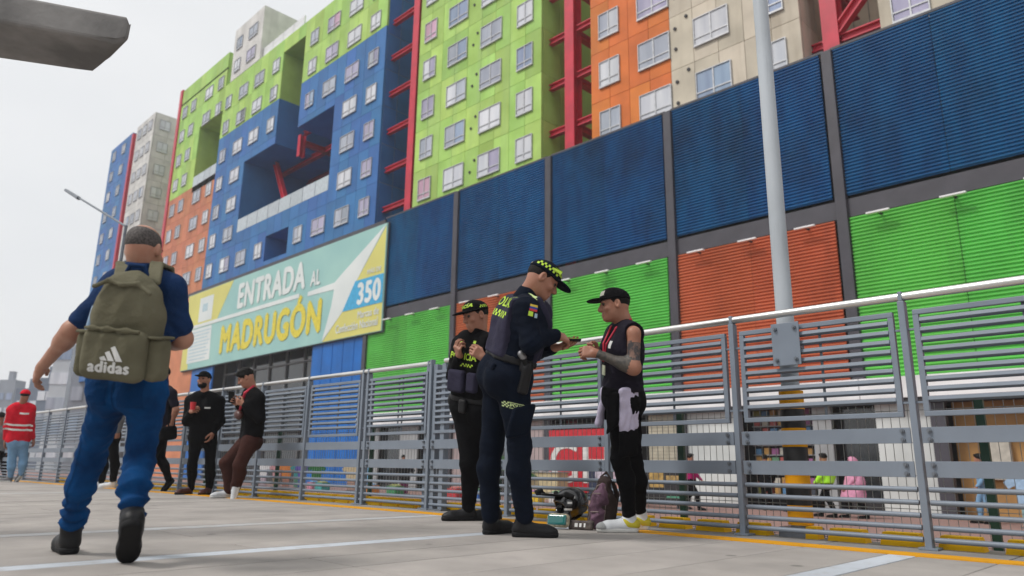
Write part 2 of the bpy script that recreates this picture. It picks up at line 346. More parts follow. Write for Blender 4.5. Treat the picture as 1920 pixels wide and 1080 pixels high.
# ---------------------------------------------------------------- lamp pole with hazard sleeve and plate
lp = empty('lamp_pole', (-2.17, 4.90, 0)); tag(lp, 'tall pale grey lamp pole with yellow and black hazard sleeve behind railing', 'lamp pole')
K['galv'] = weathered('galvanised_pole', (.50, .54, .58), (.22, .23, .24), stretch=(4, 4, .5), scale=1.5, amt=(.55, .8), rough=.45)
MB().tube((0, 0, -.03), (0, 0, 8.5), .063, .045, n=20).build('shaft', K['galv'], lp, smooth=True)
MB().b2(-.12, .12, -.085, .085, -.026, .062, .01).build('base_box', K['steel_dark'], lp)
K['haz_y'] = weathered('hazard_yellow', (.95, .42, .008), (.5, .22, .02), stretch=(3, 3, 3), scale=2, amt=(.55, .85)); K['haz_b'] = mat('hazard_black', (.012, .012, .014), .5)
for k in range(7): 
    MB().tube((0, 0, .075+.125*k), (0, 0, .075+.125*(k+1)-.001), .080, n=20).build('hazard_band', K['haz_y'] if k % 2 == 0 else K['haz_b'], lp, smooth=True)
MB().tube((0, 0, 8.4), (0, -1.6, 8.9), .035, n=10).build('arm', K['galv'], lp, smooth=True)
MB().box((0, -1.85, 8.95), (.28, .7, .1), .03).build('luminaire', K['steel'], lp)
pl = empty('steel_plate', (-2.075, 4.68, 1.238)); tag(pl, 'square grey steel plate with four bolts fixed over the railing slats', 'plate')
MB().box((0, -.012, 0), (.19, .008, .285), .003).build('plate', K['steel'], pl)
for sx in (-1, 1):
    for sz in (-1, 1): put('bolt', bolt_me, None, pl, (sx*.065, -.016, sz*.105))
MB().b2(-.06, .06, -.0075, .135, -.02, .02).build('clamp', K['steel_dark'], pl)

# ---------------------------------------------------------------- concrete canopy beam, upper left
def hull(name, pts, m, parent=None, bev=.03):
    bm = bmesh.new()
    for p in pts: bm.verts.new(p)
    bmesh.ops.convex_hull(bm, input=bm.verts)
    for v in [v for v in bm.verts if not v.link_faces]: bm.verts.remove(v)
    bmesh.ops.dissolve_limit(bm, angle_limit=.05, verts=bm.verts, edges=bm.edges)
    if bev: bmesh.ops.bevel(bm, geom=list(bm.edges), offset=bev, segments=3, affect='EDGES', profile=.5)
    bmesh.ops.recalc_face_normals(bm, faces=bm.faces)
    me = bpy.data.meshes.new(name); bm.to_mesh(me); bm.free()
    return put(name, me, m, parent)
CANOPY = [(-4.773, 1.15, 3.05), (-5.296, 1.169, 3.05), (-6.041, -0.122, 3.05), (-5.416, -0.157, 3.05), (-6.741, -1.476, 3.05), (-6.207, -1.402, 3.05), (-4.778, 1.211, 3.0999999999999996), (-4.758, 1.211, 3.26), (-5.416, -0.157, 3.26), (-6.041, -0.122, 3.26), (-5.104, 1.1280000000000001, 3.26)]
o = hull('canopy_beam', CANOPY, K['concrete'], None, .025)
tag(o, 'rough grey concrete canopy end jutting in at the upper left corner', 'canopy')

# ---------------------------------------------------------------- shopping mall wall
YW = 22.0
mall = empty('mall', (0, YW, ZS)); tag(mall, 'long mall with blue, green and orange corrugated cladding panels and white shop fascia', 'mall')
ZT, ZB1, ZB0, ZF1, ZF0 = 13.62, 8.50, 7.92, 2.98, 2.40       # top, blue bottom, beam bottom, fascia top, fascia bottom
def zz(z): return z-ZS
COLX = [10.52, 4.46, -1.60, -7.66, -13.66, -19.70, -25.78, -31.85]
def corr_mesh(w, h, pitch=.112, depth=.045):
    n = int(round(h/pitch)); p = h/n; V = []; F = []
    prof = []
    for i in range(n): prof += [(i*p, 0), (i*p+.3*p, 0), (i*p+.5*p, depth), (i*p+.8*p, depth)]
    prof.append((h, 0))
    for z, d in prof: V += [(-w/2, -d, z), (w/2, -d, z)]
    for i in range(len(prof)-1): F.append((2*i, 2*i+1, 2*i+3, 2*i+2))
    b = len(V); V += [(-w/2, .03, 0), (w/2, .03, 0), (w/2, .03, h), (-w/2, .03, h)]
    F.append((b+1, b, b+3, b+2)); m = len(prof)*2
    F += [(b, b+1, 1, 0), (m-2, m-1, b+2, b+3)]
    return mesh_of('corrugated_panel', V, F)
_cm = {}
def corr(x0, x1, z0, z1, m, y=-.02):
    xm = (x0+x1)/2
    for a, b in ((x0, xm), (xm, x1)):
        k = (round(abs(b-a)-.02, 2), round(z1-z0, 2))
        if k not in _cm: _cm[k] = corr_mesh(*k)
        put_m('corrugated_panel', _cm[k], m, mall, ((a+b)/2, y, zz(z0)))
lowc = ['green_cor', 'orange_cor', 'green_cor', 'orange_cor', 'green_cor', 'orange_cor', 'green_cor']
for i in range(7):
    x1, x0 = COLX[i]-.17, COLX[i+1]+.17
    if i == 6: x0 = -31.7
    corr(x0, x1-.09, ZB1+.11, ZT-.02, K['blue_cor'])
    m = K[['orange_cor', 'orange_cor', 'green_cor', 'orange_cor', 'green_cor', 'orange_cor', 'green_cor'][i]]
    corr(x0 if i < 6 else -32.85, x1-.09, ZF1+.03, ZB0-.02, m)
    MB().b2(x0-.02, x1+.02, -.03, .1, zz(ZB0), zz(ZB1)).build('beam', K['frame_grey'], mall)
    MB().b2(x0-.05, x1+.05, -.07, .06, zz(ZT-.02), zz(ZT+.06)).build('coping', K['frame_grey'], mall)
    # wall-washing floodlights above the lower panels
    for f in (.16, .5, .84):
        xx = x0+(x1-x0)*f
        fl = MB().b2(-.32, .32, -.42, -.30, -.03, .02, .008).build('floodlight', K['white'], mall, (xx, 0, zz(ZB0-.12)))
        MB().b2(-.03, .03, -.30, -.02, -.02, .02).build('bracket', K['soffit'], fl)
for x in COLX[:-1]+[-33.02]:
    MB().b2(x-.16, x+.16, -.16, .12, zz(ZF1), zz(ZT-.025 if x > -32 else 7.2), .01).build('column', K['frame_grey'], mall)
# white shop fascia in lengths
fx = [12, 4.4, -1.6, -7.6, -13.7, -19.7, -25.8, -33.0]
for a, b in zip(fx[:-1], fx[1:]): MB().b2(b+.01, a-.01, -.35, .1, zz(ZF0), zz(ZF1), .01).build('fascia', K['white'], mall)
MB().b2(-33, 12, -.30, .1, zz(ZF0-.12), zz(ZF0-.002)).build('shutter_box', K['soffit'], mall)
MB().b2(-75, 12, 1.5, 1.7, 0, zz(ZT-.1)).build('inner_wall', K['shop_dark'], mall)
MB().b2(-75, 12, .12, 11, zz(ZT-.2), zz(ZT-.05)).build('roof', K['soffit'], mall)
MB().b2(-75, 12, .12, 1.5, zz(ZF0-.1), zz(ZF0+.1)).build('shop_ceiling', K['soffit'], mall)
# ground-floor walls and shop fronts: (x0, x1, kind)
K['pwall'] = mat('pinkish_wall', (.42, .33, .33), .7, scale=1.2); K['wwall'] = weathered('white_tiled_wall', (.66, .69, .68), (.42, .43, .41), stretch=(1, 1, .4), scale=1.5, amt=(.55, .9))
K['shutter'] = mat('cream_shutter', (.50, .46, .36), .6, scale=3); K['brown'] = weathered('lit_brown_shop_wall', (.48, .27, .10), (.26, .15, .08), stretch=(1, 1, 1), scale=1.2, amt=(.45, .8))  # brown wall colour lifted to carry the shop's interior lighting
K['grey_wall'] = mat('grey_wall', (.36, .37, .38), .7, scale=1.1)
def wallseg(x0, x1, m, y=0, t=.1, z1=ZF0-.12, name='shop_wall'):
    return MB().b2(x0, x1, y, y+t, 0.12, zz(z1)).build(name, m, mall)
for x in (-13.62, -5.75, -19.75, -25.8, -32.9): MB().b2(x-.18, x+.18, -.12, .16, .12, zz(ZF0-.125), .01).build('pillar', K['frame_grey'], mall)
wallseg(-7.35, -5.93, K['wwall']); wallseg(-13.44, -11.45, K['wwall']); wallseg(-15.0, -13.8, K['shutter'])
wallseg(-21.3, -19.95, K['pwall']); wallseg(-27.0, -26.0, K['wwall']); wallseg(-29.6, -28.2, K['grey_wall']); wallseg(-32.7, -31.4, K['grey_wall']); wallseg(-25.6, -24.4, K['pwall'])
wallseg(-5.55, 12, K['brown'], .55); wallseg(-9.15, -8.6, K['grey_wall']); wallseg(-24.4, -21.3, K['dark_glass'], .3, .06, name='shop_glass'); wallseg(-31.4, -29.6, K['dark_glass'], .3, .06, name='shop_glass'); wallseg(-8.6, -7.35, K['dark_glass'], .5, .06, name='shop_glass')
wallseg(-28.2, -27.0, K['dark_glass'], .3, .06, name='shop_glass')
# roller shutter ribs on the cream shutter, tile joints on the white walls
for k in range(24): MB().b2(-14.98, -13.82, -.016, -.001, .25+k*.115, .25+k*.115+.07).build('shutter_slat', K['shutter'], mall)
# goods on shelves in the open shop
gs = [mat('goods_%d' % i, c, .5) for i, c in enumerate([(.5, .28, .08), (.12, .28, .16), (.45, .10, .09), (.10, .25, .45), (.55, .52, .45), (.3, .32, .08), (.35, .12, .28), (.06, .07, .09)])]
for r_ in range(9):
    MB().b2(-11.4, -9.2, .62, .95, .55+r_*.30-.03, .55+r_*.30-.002).build('shelf', K['grey_wall'], mall)
    for c_ in range(8):
        w = rng.uniform(.17, .25); h = rng.uniform(.16, .25)
        put_m('goods_box', box_mesh(round(w, 2), .2, round(h, 2), .008), gs[rng.randrange(8)], mall, (-11.25+c_*.275, .76, .55+r_*.30+round(h, 2)/2))
for k in range(5):
    MB().b2(-4.9+k*1.1, -4.3+k*1.1, .36, .54, 1.1+.3*(k % 2), 2.1+.3*(k % 2), .02).build('display_panel', gs[(k*3+4) % 8], mall)
# left part: bright blue wall and glazed entrance under the banner
MB().b2(-38.6, -33.05, -.02, .1, .12, zz(7.85)).build('blue_wall', K['blue_flat'], mall)
for k in range(5): MB().b2(-38.5+k*1.1, -37.46+k*1.1, -.045, -.021, .2, zz(7.8)).build('wall_panel', K['blue_flat'], mall)
MB().b2(-56.2, -52.5, -.02, .1, .12, zz(7.85)).build('blue_wall', K['blue_flat'], mall)
MB().b2(-66, -56.25, -.02, .1, .12, zz(13.3)).build('salmon_wall', K['salmon'], mall)
MB().b2(-52.5, -38.6, .9, 1.0, .12, zz(7.6)).build('entrance_glass', K['dark_glass'], mall)
K['mullion'] = mat('entrance_mullion', (.16, .165, .17), .5)
for k in range(7): MB().b2(-52.4+k*2.28, -52.3+k*2.28, .78, .899, .12, zz(7.6)).build('mullion', K['mullion'], mall)
for z in (1.2, 3.0, 4.8, 6.6): MB().b2(-52.5, -38.6, .80, .898, zz(z), zz(z)+.1).build('transom', K['mullion'], mall)
MB().b2(-66, -31.9, .0, .12, zz(13.3), zz(13.62)).build('parapet', K['frame_grey'], mall)
MB().b2(-58.7, -31.9, .0, .12, zz(7.86), zz(13.29)).build('backing_wall', K['frame_grey'], mall)

# ---------------------------------------------------------------- lettering
def text_mesh(s, size=1, bold=.0, xs=1, align='CENTER', sub=0):
    c = bpy.data.curves.new('lettering', 'FONT'); c.body = s; c.size = size; c.align_x = align; c.align_y = 'CENTER'; c.resolution_u = 4; c.space_character = 1+bold/size*1.6
    o = bpy.data.objects.new('lettering', c); COL.objects.link(o)
    dg = bpy.context.evaluated_depsgraph_get(); me = bpy.data.meshes.new_from_object(o.evaluated_get(dg))
    bpy.data.objects.remove(o); bpy.data.curves.remove(c)
    if xs != 1: me.transform(Matrix.Diagonal((xs, 1, 1, 1)))
    bm = bmesh.new(); bm.from_mesh(me)
    bmesh.ops.triangulate(bm, faces=bm.faces)
    if sub:
        for _ in range(6):
            es = [e for e in bm.edges if e.calc_length() > sub]
            if not es: break
            bmesh.ops.subdivide_edges(bm, edges=es, cuts=1, use_grid_fill=False); bmesh.ops.triangulate(bm, faces=bm.faces)
    if bold:                                                        # heavier strokes: shifted copies, each a hair prouder
        src = list(bm.verts)+list(bm.edges)+list(bm.faces)
        for i, (dx, dy) in enumerate(((-1, 0), (1, 0), (0, .7), (0, -.7))):
            d = bmesh.ops.duplicate(bm, geom=src); vs_ = [g for g in d['geom'] if isinstance(g, bmesh.types.BMVert)]
            bmesh.ops.translate(bm, vec=(dx*bold, dy*bold, (i+1)*.0004*max(1, size*2)), verts=vs_)
    bm.to_mesh(me); bm.free(); me.materials.clear()
    return me
BAN_X0, BAN_X1, BAN_Z0, BAN_Z1 = -58.0, -31.35, 7.27, 13.25
ban = empty('banner', (BAN_X0, YW-.28, BAN_Z0)); tag(ban, 'huge teal and yellow banner advertising the market entrance on the mall wall', 'banner')
BW, BH = BAN_X1-BAN_X0, BAN_Z1-BAN_Z0
K['b_teal'] = mat('banner_teal', (.34, .58, .53), .55, col2=(.28, .51, .49), scale=.3); K['b_yel'] = mat('banner_yellow', (.70, .66, .17), .55, col2=(.62, .58, .16), scale=.3)
K['b_white'] = mat('banner_white', (.74, .78, .76), .55, col2=(.64, .69, .68), scale=.3); K['b_cyan'] = mat('banner_cyan', (.05, .42, .72), .55); K['b_let_y'] = mat('banner_letter_yellow', (.78, .66, .05), .55); K['b_pale'] = mat('banner_pale_blue', (.50, .66, .72), .55)
MB().b2(0, BW, .04, .12, 0, BH, .01).build('sheet', K['b_teal'], ban)
MB().b2(-.06, BW+.06, .121, .17, -.06, BH+.06).build('back_frame', K['frame_grey'], ban)
def flat(name, poly, m, y): 
    return MB().prism([(p[0]*BW, p[1]*BH) for p in poly], 'y', y, y+.006).build(name, m, ban)
def bq(x, z): return ((x-BAN_X0)/BW, (z-BAN_Z0)/BH)
def fl(name, pts, m, y): return flat(name, [bq(*a) for a in pts], m, y)
fl('yellow_field', [(-57.95, 10.4), (-57.95, 13.22), (-50.0, 13.22), (-52.4, 10.4)], K['b_yel'], .031)
fl('yellow_corner', [(-57.95, 7.3), (-57.95, 10.38), (-57.2, 10.38), (-56.6, 7.3)], K['b_yel'], .031)
fl('white_note', [(-56.9, 7.75), (-57.1, 10.33), (-53.0, 10.33), (-52.8, 7.75)], K['b_white'], .029)
fl('pale_note', [(-55.6, 10.8), (-55.6, 12.7), (-53.2, 12.7), (-53.2, 10.8)], K['b_white'], .024)
fl('yellow_wedge', [(-37.2, 7.3), (-31.4, 7.3), (-31.4, 13.1), (-34.1, 10.33), (-35.2, 8.86)], K['b_yel'], .032)
fl('white_bar', [(-57.6, 10.41), (-57.6, 10.66), (-40.3, 10.70), (-40.3, 10.42)], K['b_white'], .0165)
fl('white_arrow', [(-39.3, 10.36), (-39.3, 10.62), (-36.3, 10.72), (-35.6, 11.1), (-31.4, 13.2), (-34.1, 10.33), (-35.2, 8.86), (-37.25, 7.32), (-36.5, 9.3), (-36.3, 10.3)], K['b_white'], .024)
fl('cyan_field', [(-35.25, 8.82), (-31.4, 8.82), (-31.4, 10.42), (-34.1, 10.42)], K['b_cyan'], .016)
def blet(s, x, z, w, h, m, bold, y=.010):
    me = text_mesh(s, 1.0, bold); xsv = [v.co.x for v in me.vertices]; ysv = [v.co.y for v in me.vertices]
    x0, x1, y0, y1 = min(xsv), max(xsv), min(ysv), max(ysv)
    for v in me.vertices: v.co = ((v.co.x-(x0+x1)/2)*w/(x1-x0), (v.co.y-(y0+y1)/2)*h/(y1-y0), v.co.z*1.2)
    me.transform(Matrix.Rotation(math.pi/2, 4, 'X'))
    put('lettering', me, m, ban, (x-BAN_X0, y, z-BAN_Z0))
blet('ENTRADA', -44.35, 11.85, 9.3, 1.85, K['b_white'], .05)
blet('AL', -38.5, 11.4, 1.15, 1.0, K['b_white'], .04)
blet('MADRUG\u00d3N', -44.35, 9.22, 13.7, 2.65, K['b_let_y'], .06)
blet('350', -32.7, 9.62, 2.25, 1.28, K['b_white'], .05)
blet('M\u00c1S DE', -32.3, 10.78, 1.3, .34, K['b_white'], .02)
blet('Marcas de', -32.65, 8.42, 2.0, .42, K['b_white'], .025)
blet('Confecci\u00f3n Nacional', -33.75, 7.86, 4.1, .48, K['b_white'], .025)
for k in range(9): MB().b2(1.3, 4.9-.25*(k % 3), .0225, .0285, 2.75-.26*k, 2.75-.26*k+.08).build('note_line', K['b_pale'], ban)
MB().b2(3.0, 3.9, .018, .0235, 4.3, 4.9).build('note_mark', K['b_pale'], ban)

# ---------------------------------------------------------------- apartment towers
YB = 23.0
def WX(u): return u*YB
def WZ(w): return .42+(w-.42)*YB
FL = .1063*YB
win_me = {}
def window_meshes(w, h):
    k = (round(w, 2), round(h, 2))
    if k in win_me: return win_me[k]
    t = .035
    f = MB(); f.b2(-t, w+t, -.05, .05, -t, 0).b2(-t, w+t, -.05, .05, h, h+t).b2(-t, 0, -.05, .05, 0, h).b2(w, w+t, -.05, .05, 0, h)
    f.b2(w/2-.025, w/2+.025, -.045, .05, 0, h).b2(0.0, w/2-.026, -.04, .04, h*.25-.025, h*.25+.025).b2(w/2+.026, w, -.04, .04, h*.25-.025, h*.25+.025)
    f.b2(-t-.01, w+t+.01, -.06, .05, -t-.05, -t-.001)
    win_me[k] = (f.mesh('window'), box_mesh(w/2-.027, .02, h-.002))
    win_me[k][0].materials.append(K['winframe'])
    return win_me[k]
def window(parent, x, y, z, w, h, rz=0, pal=None):
    fm, pmesh = window_meshes(w, h); w = round(w, 2); h = round(h, 2)
    o = put('window', fm, None, parent, (x, y, z), (0, 0, rz))
    p = pal or rng.choices(PANES, (10, 6, 2, 3, .6, .5))[0]
    for s in (0, 1): 
        q = p if rng.random() < .8 else rng.choices(PANES, (6, 5, 2, 2, .2, 1.5))[0]
        put_m('pane', pmesh, q, o, (w*.25+s*w*.5, 0, h/2))
def tower(name, label):
    t = empty(name, (0, YB, 0)); return tag(t, label, 'apartment building')
def panels(t, u0, u1, n, rows, m, gap=.02):
    w = (WX(u1)-WX(u0))/n
    for w0, w1 in rows:
        h = WZ(w1)-WZ(w0)
        for i in range(n):
            put_m('wall_panel', box_mesh(round(w-gap, 3), .1, round(h-gap, 3)), m, t, (WX(u0)+w*(i+.5), .05, (WZ(w0)+WZ(w1))/2))
def side_panels(t, u, y0, y1, n, rows, m, gap=.02):
    w = (y1-y0)/n
    for w0, w1 in rows:
        h = WZ(w1)-WZ(w0)
        for i in range(n):
            put_m('side_panel', box_mesh(.08, round(w-gap, 3), round(h-gap, 3)), m, t, (WX(u)-.04, y0+w*(i+.5), (WZ(w0)+WZ(w1))/2))
def core(t, u0, u1, w0, w1, m, y0=.11, y1=10, xr=.085):
    MB().b2(WX(u0)+.0, WX(u1)-xr, y0, y1, WZ(w0), WZ(w1)).build('core_wall', m, t)
def rows_from(b, n, d=.1063): return [(b+d*k, b+d*(k+1)) for k in range(n)]
WN, WWD, WH = .044*YB, .066*YB, .0495*YB
K['grey_seam'] = mat('seam_backing', (.16, .17, .16), .8)

# lime tower in the middle
G = tower('apartment_tower', 'lime green apartment tower with white-curtained windows right of the dark blue side wall')
rg = rows_from(1.0063-.1063, 9)
panels(G, -1.342, -.9195, 9, rg, K['lime']); side_panels(G, -.9195, .12, 2.6, 2, rg, K['lime']); core(G, -1.342, -.9195, .9, rg[-1][1], K['lime'])
for k in range(-1, 8):
    z = WZ(1.0363+.1063*k)
    for u, w in ((-1.318, WN), (-1.2235, WWD), (-1.1065, WWD), (-.989, WN)):
        window(G, WX(u), -.03, z, w, WH, 0, PANES[4] if (k in (0, 4) and u < -1.3) else (PANES[3] if (k == 2 and u < -1.3) else None))
vm = MB().tube((0, 0, 0), (0, -.05, 0), .07, n=10).mesh('vent'); vm.materials.append(K['soffit'])
for k in range(0, 8): 
    for u, dw in ((-1.135, .02), (-1.121, .045)): put('vent', vm, None, G, (WX(u), -.001, WZ(1.0363+.1063*k+dw)))

# orange and cream tower
O = tower('apartment_tower', 'orange and stained cream apartment tower above the mall, behind the lamp pole')
ro = rows_from(.99-.1045, 6, .1045)
panels(O, -.789, -.6115, 4, ro, K['torange']); panels(O, -.6115, -.383, 5, ro, K['cream'])
core(O, -.789, -.6115, .88, ro[-1][1], K['torange'], xr=0); core(O, -.6115, -.383, .88, ro[-1][1], K['cream'])
side_panels(O, -.383, .12, 4.2, 3, ro, K['cream'])
for k in range(-1, 5):
    z = WZ(1.0195+.1035*k)
    for u, w in ((-.766, WN), (-.6765, WWD-.06), (-.562, WWD-.1), (-.452, WN)): window(O, WX(u), -.03, z, w, WH)
for k in range(0, 4):
    for u, dw in ((-.600, .01), (-.600, .05), (-.577, .065)): put('vent', vm, None, O, (WX(u), -.001, WZ(1.0195+.1035*k+dw)))

# second cream tower at the right
C2 = tower('apartment_tower', 'cream apartment tower at the upper right, beyond the red steel cross frame')
panels(C2, -.273, .10, 8, ro[:4], K['cream']); core(C2, -.273, .10, .88, ro[3][1], K['cream'])
for k in range(-1, 3): 
    for u in (-.2547, -.15, -.02): window(C2, WX(u), -.03, WZ(1.0257+.1035*k), WWD-.5 if u < -.2 else WWD, WH, 0, PANES[3] if u < -.2 else None)

# big blue and lime building with the openings
B = tower('apartment_block', 'long blue, lime and salmon apartment block with large square openings and red steel')
b = [1.026+.1095*k for k in range(9)]; b[0] = .93; b[5] = 1.592; b[6] = 1.70; b[7] = 1.82
RB = [(b[k], b[k+1]) for k in range(7)]
top = [(1.82, 1.895), (1.895, 1.968)]
def seg(u0, u1, n, ranges):
    """ranges: (w0, w1, material): panel rows and the core behind them"""
    for w0, w1, m in ranges:
        rows = []
        cuts = [w0]+[x for x in b+[1.895] if w0+.02 < x < w1-.02]+[w1]
        panels(B, u0, u1, n, list(zip(cuts[:-1], cuts[1:])), m)
        core(B, u0, u1, w0, w1, m, xr=0)
LM, BL, SM = K['lime'], K['tblue'], K['salmon']
seg(-3.005, -2.77, 5, [(.93, 1.464, SM), (1.464, 1.968, LM)])
seg(-2.77, -2.56, 4, [(.93, 1.464, SM), (1.72, 1.968, LM)])
seg(-2.56, -2.32, 5, [(.93, 1.598, BL), (1.598, 1.82, LM)])
seg(-2.32, -2.10, 4, [(.93, 1.178, BL), (1.436, 1.598, BL), (1.598, 1.82, LM)])
seg(-2.10, -1.955, 3, [(.93, 1.034, BL), (1.117, 1.178, BL), (1.768, 1.82, LM)])
seg(-1.955, -1.742, 4, [(.93, 1.178, BL), (1.443, 1.595, BL), (1.595, 1.82, LM)])
seg(-1.742, -1.497, 5, [(.93, 1.595, BL), (1.595, 1.92, LM)])
K['frost_seam'] = mat('pale_seam', (.16, .24, .34), .6)
side_panels(B, -1.4960, .12, 5, 5, [(.93, 1.026)]+[(1.026+.1095*k, 1.026+.1095*(k+1)) for k in range(5)]+[(1.5735, 1.70), (1.70, 1.82), (1.82, 1.92)], K['tblue'], .05)
MB().b2(WX(-1.497)+.001, WX(-1.497)+.006, .13, 5, WZ(.93), WZ(1.92)).build('seam_backing', K['frost_seam'], B)
# white balustrade panels at the foot of the openings
K['frost'] = mat('frosted_balustrade', (.52, .58, .62), .4, var=.1, obj_rand=.1)
for i in range(8): 
    w = (WX(-1.742)-WX(-2.32))/8
    put_m('balustrade_panel', box_mesh(round(w-.06, 3), .05, round((1.224-1.178)*YB, 3)), K['frost'], B, (WX(-2.32)+w*(i+.5), .02, WZ(1.201)))
for i in range(4):
    w = (WX(-2.56)-WX(-2.77))/4
    put_m('balustrade_panel', box_mesh(round(w-.06, 3), .05, round(.041*YB, 3)), K['frost'], B, (WX(-2.77)+w*(i+.5), .02, WZ(1.4845)))
# openings: back walls, soffits and red steel
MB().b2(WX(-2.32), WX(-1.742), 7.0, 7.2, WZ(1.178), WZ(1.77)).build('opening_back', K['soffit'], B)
MB().b2(WX(-2.77), WX(-2.56), 4.0, 4.2, WZ(1.464), WZ(1.72)).build('opening_back', K['lime'], B)
MB().b2(WX(-2.77)+.02, WX(-2.56)-.02, .0, 4.0, WZ(1.44), WZ(1.4635)).build('opening_floor', K['grey_wall'], B)
MB().b2(WX(-2.10), WX(-1.955), 3.0, 3.2, WZ(1.034), WZ(1.117)).build('opening_back', K['tblue'], B)
def beam(t, a, c, s=.35): 
    a, c = Vector(a), Vector(c); d = c-a
    m = Matrix.Translation((a+c)/2) @ d.to_track_quat('Z', 'Y').to_matrix().to_4x4()
    mb = MB(); L_ = d.length
    for dx, dy, sx, sy in ((0, s/2, s, .05), (0, -s/2, s, .05), (0, 0, .05, s-.051)):
        bmesh.ops.create_cube(mb.bm, size=1, matrix=m @ Matrix.Translation((dx, dy, 0)) @ Matrix.Diagonal((sx, sy, L_, 1)))
    mb.build('steel_beam', K['red'], t)
z14 = WZ(1.43)
beam(B, (WX(-2.31), 3.2, z14), (WX(-1.75), 3.2, z14), .35); beam(B, (WX(-2.31), 5.6, z14), (WX(-1.75), 5.6, z14), .35)
beam(B, (WX(-2.02), 1.4, z14), (WX(-2.02), 7, z14), .35); beam(B, (WX(-1.86), 1.8, WZ(1.41)), (WX(-1.75), 6.5, WZ(1.24)), .3)
beam(B, (WX(-2.24), 1.8, z14), (WX(-2.1), 1.8, WZ(1.19)), .34); beam(B, (WX(-2.02), 1.2, WZ(1.38)), (WX(-2.02), 1.2, WZ(1.455)), .4)
for k in range(3): beam(B, (WX(-2.09), 2.2, WZ(1.50+.11*k)), (WX(-1.96), 2.2, WZ(1.50+.11*k)), .28)
# windows of the block
colsL = ((-2.532, WN), (-2.42, WWD), (-2.298, WWD), (-2.165, WN)); colsR = ((-1.915, WN), (-1.812, WWD), (-1.69, WWD), (-1.572, WN)); colsO = ((-2.975, WN), (-2.885, WN), (-2.745, WWD), (-2.625, WN))
def rw(k): return WZ(1.056+.1095*k)
for k in range(0, 7):
    for i, (u, w) in enumerate(colsL):
        if i >= 2 and k in (1, 2, 3): continue
        window(B, WX(u), -.03, rw(k)+(.15 if k == 5 else 0), w, WH*.92, 0, rng.choice((PANES[0], PANES[0], PANES[1])))
    for i, (u, w) in enumerate(colsR):
        if i < 2 and k in (1, 2, 3): continue
        window(B, WX(u), -.03, rw(k)+(.15 if k == 5 else 0), w, WH*.92, 0, rng.choice((PANES[0], PANES[0], PANES[1], PANES[3])))
for k in range(0, 8):
    for i, (u, w) in enumerate(colsO):
        if i >= 2 and k in (4, 5): continue
        window(B, WX(u), -.03, rw(k)+.12, w, WH*.92, 0, rng.choice((PANES[0], PANES[1])))
# roof block and parapet
MB().b2(WX(-2.52), WX(-2.285), -.02, 6, WZ(1.8205), WZ(2.04)).build('roof_block', K['pale'], B)
for z in (1.85, 1.945): 
    window(B, WX(-2.49), -.06, WZ(z), WN, WH*.9); window(B, WX(-2.39), -.06, WZ(z), WWD, WH*.9)
for k in range(4): put_m('parapet_panel', box_mesh(1.6, .1, 1.1), K['white'], B, (WX(-2.285)+.85+1.66*k, .3, WZ(1.82)+.552))
MB().b2(WX(-3.03), WX(-3.006), -.1, .4, WZ(.93), WZ(1.975)).build('red_trim', K['red'], B)

# red steel frames standing in the gaps between the towers
def steel_frame(x, y, xa, xb, zs, label, ycross=True, top=32):
    t = empty('red_steel_structure', (x, y, ZS)); tag(t, label, 'steel structure')
    beam(t, (0, 0, 0), (0, 0, top), .55)
    for z in zs:
        if xa is not None: beam(t, (xa-x, 0, z-ZS), (-.28, 0, z-ZS), .26)
        if xb is not None: beam(t, (.28, 0, z-ZS), (xb-x, 0, z-ZS), .26)
        if ycross: beam(t, (0, .28, z-ZS), (0, 2.6, z-ZS), .3)
    return t
zs = [WZ(1.085+.1063*k) for k in range(-1, 6)]
steel_frame(-19.72, 23.65, WX(-.9195)+.02, WX(-.789)-.02, zs, 'thick red steel column and beams between the lime and the orange tower')
steel_frame(-31.62, 23.5, -34.3, None, [WZ(1.06+.1095*k) for k in range(0, 7)], 'slim red steel column and beams between the blue block and the lime tower')
t = steel_frame(-8.05, 23.9, WX(-.383)+.02, WX(-.273)-.02, [WZ(1.055), WZ(1.155)], 'red steel cross frame between the two cream towers')
beam(t, (-.2, -.1, WZ(1.05)-ZS), (2.0, -.1, WZ(1.15)-ZS), .3)
# recess walls behind the steel frames
rc = empty('recess_wall', (-19.6, YB+2.75, 0)); tag(rc, 'narrow shaded green wall with windows behind the thick red column', 'wall')
MB().b2(-1.5, 1.4, 0, .2, 10, 34).build('wall', K['lime'], rc)
for k in range(8): window(rc, .1, -.03, WZ(1.04+.1063*k), WN, WH, 0, PANES[5])
rc = empty('recess_wall', (-7.6, YB+4.3, 0)); tag(rc, 'shaded cream wall behind the red cross frame', 'wall')
MB().b2(-1.1, 1.3, 0, .2, 10, 24).build('wall', K['cream'], rc)
for k in range(4): MB().b2(-.8+.6*k, -.78+.6*k, -.02, -.001, 10, 24).build('seam', K['grey_seam'], rc)
rc = empty('recess_wall', (-32.6, YB+5.1, 0)); tag(rc, 'dark blue wall deep in the gap beside the lime tower', 'wall')
MB().b2(-1.7, 1.8, 0, .2, 10, 40).build('wall', K['tblue'], rc)

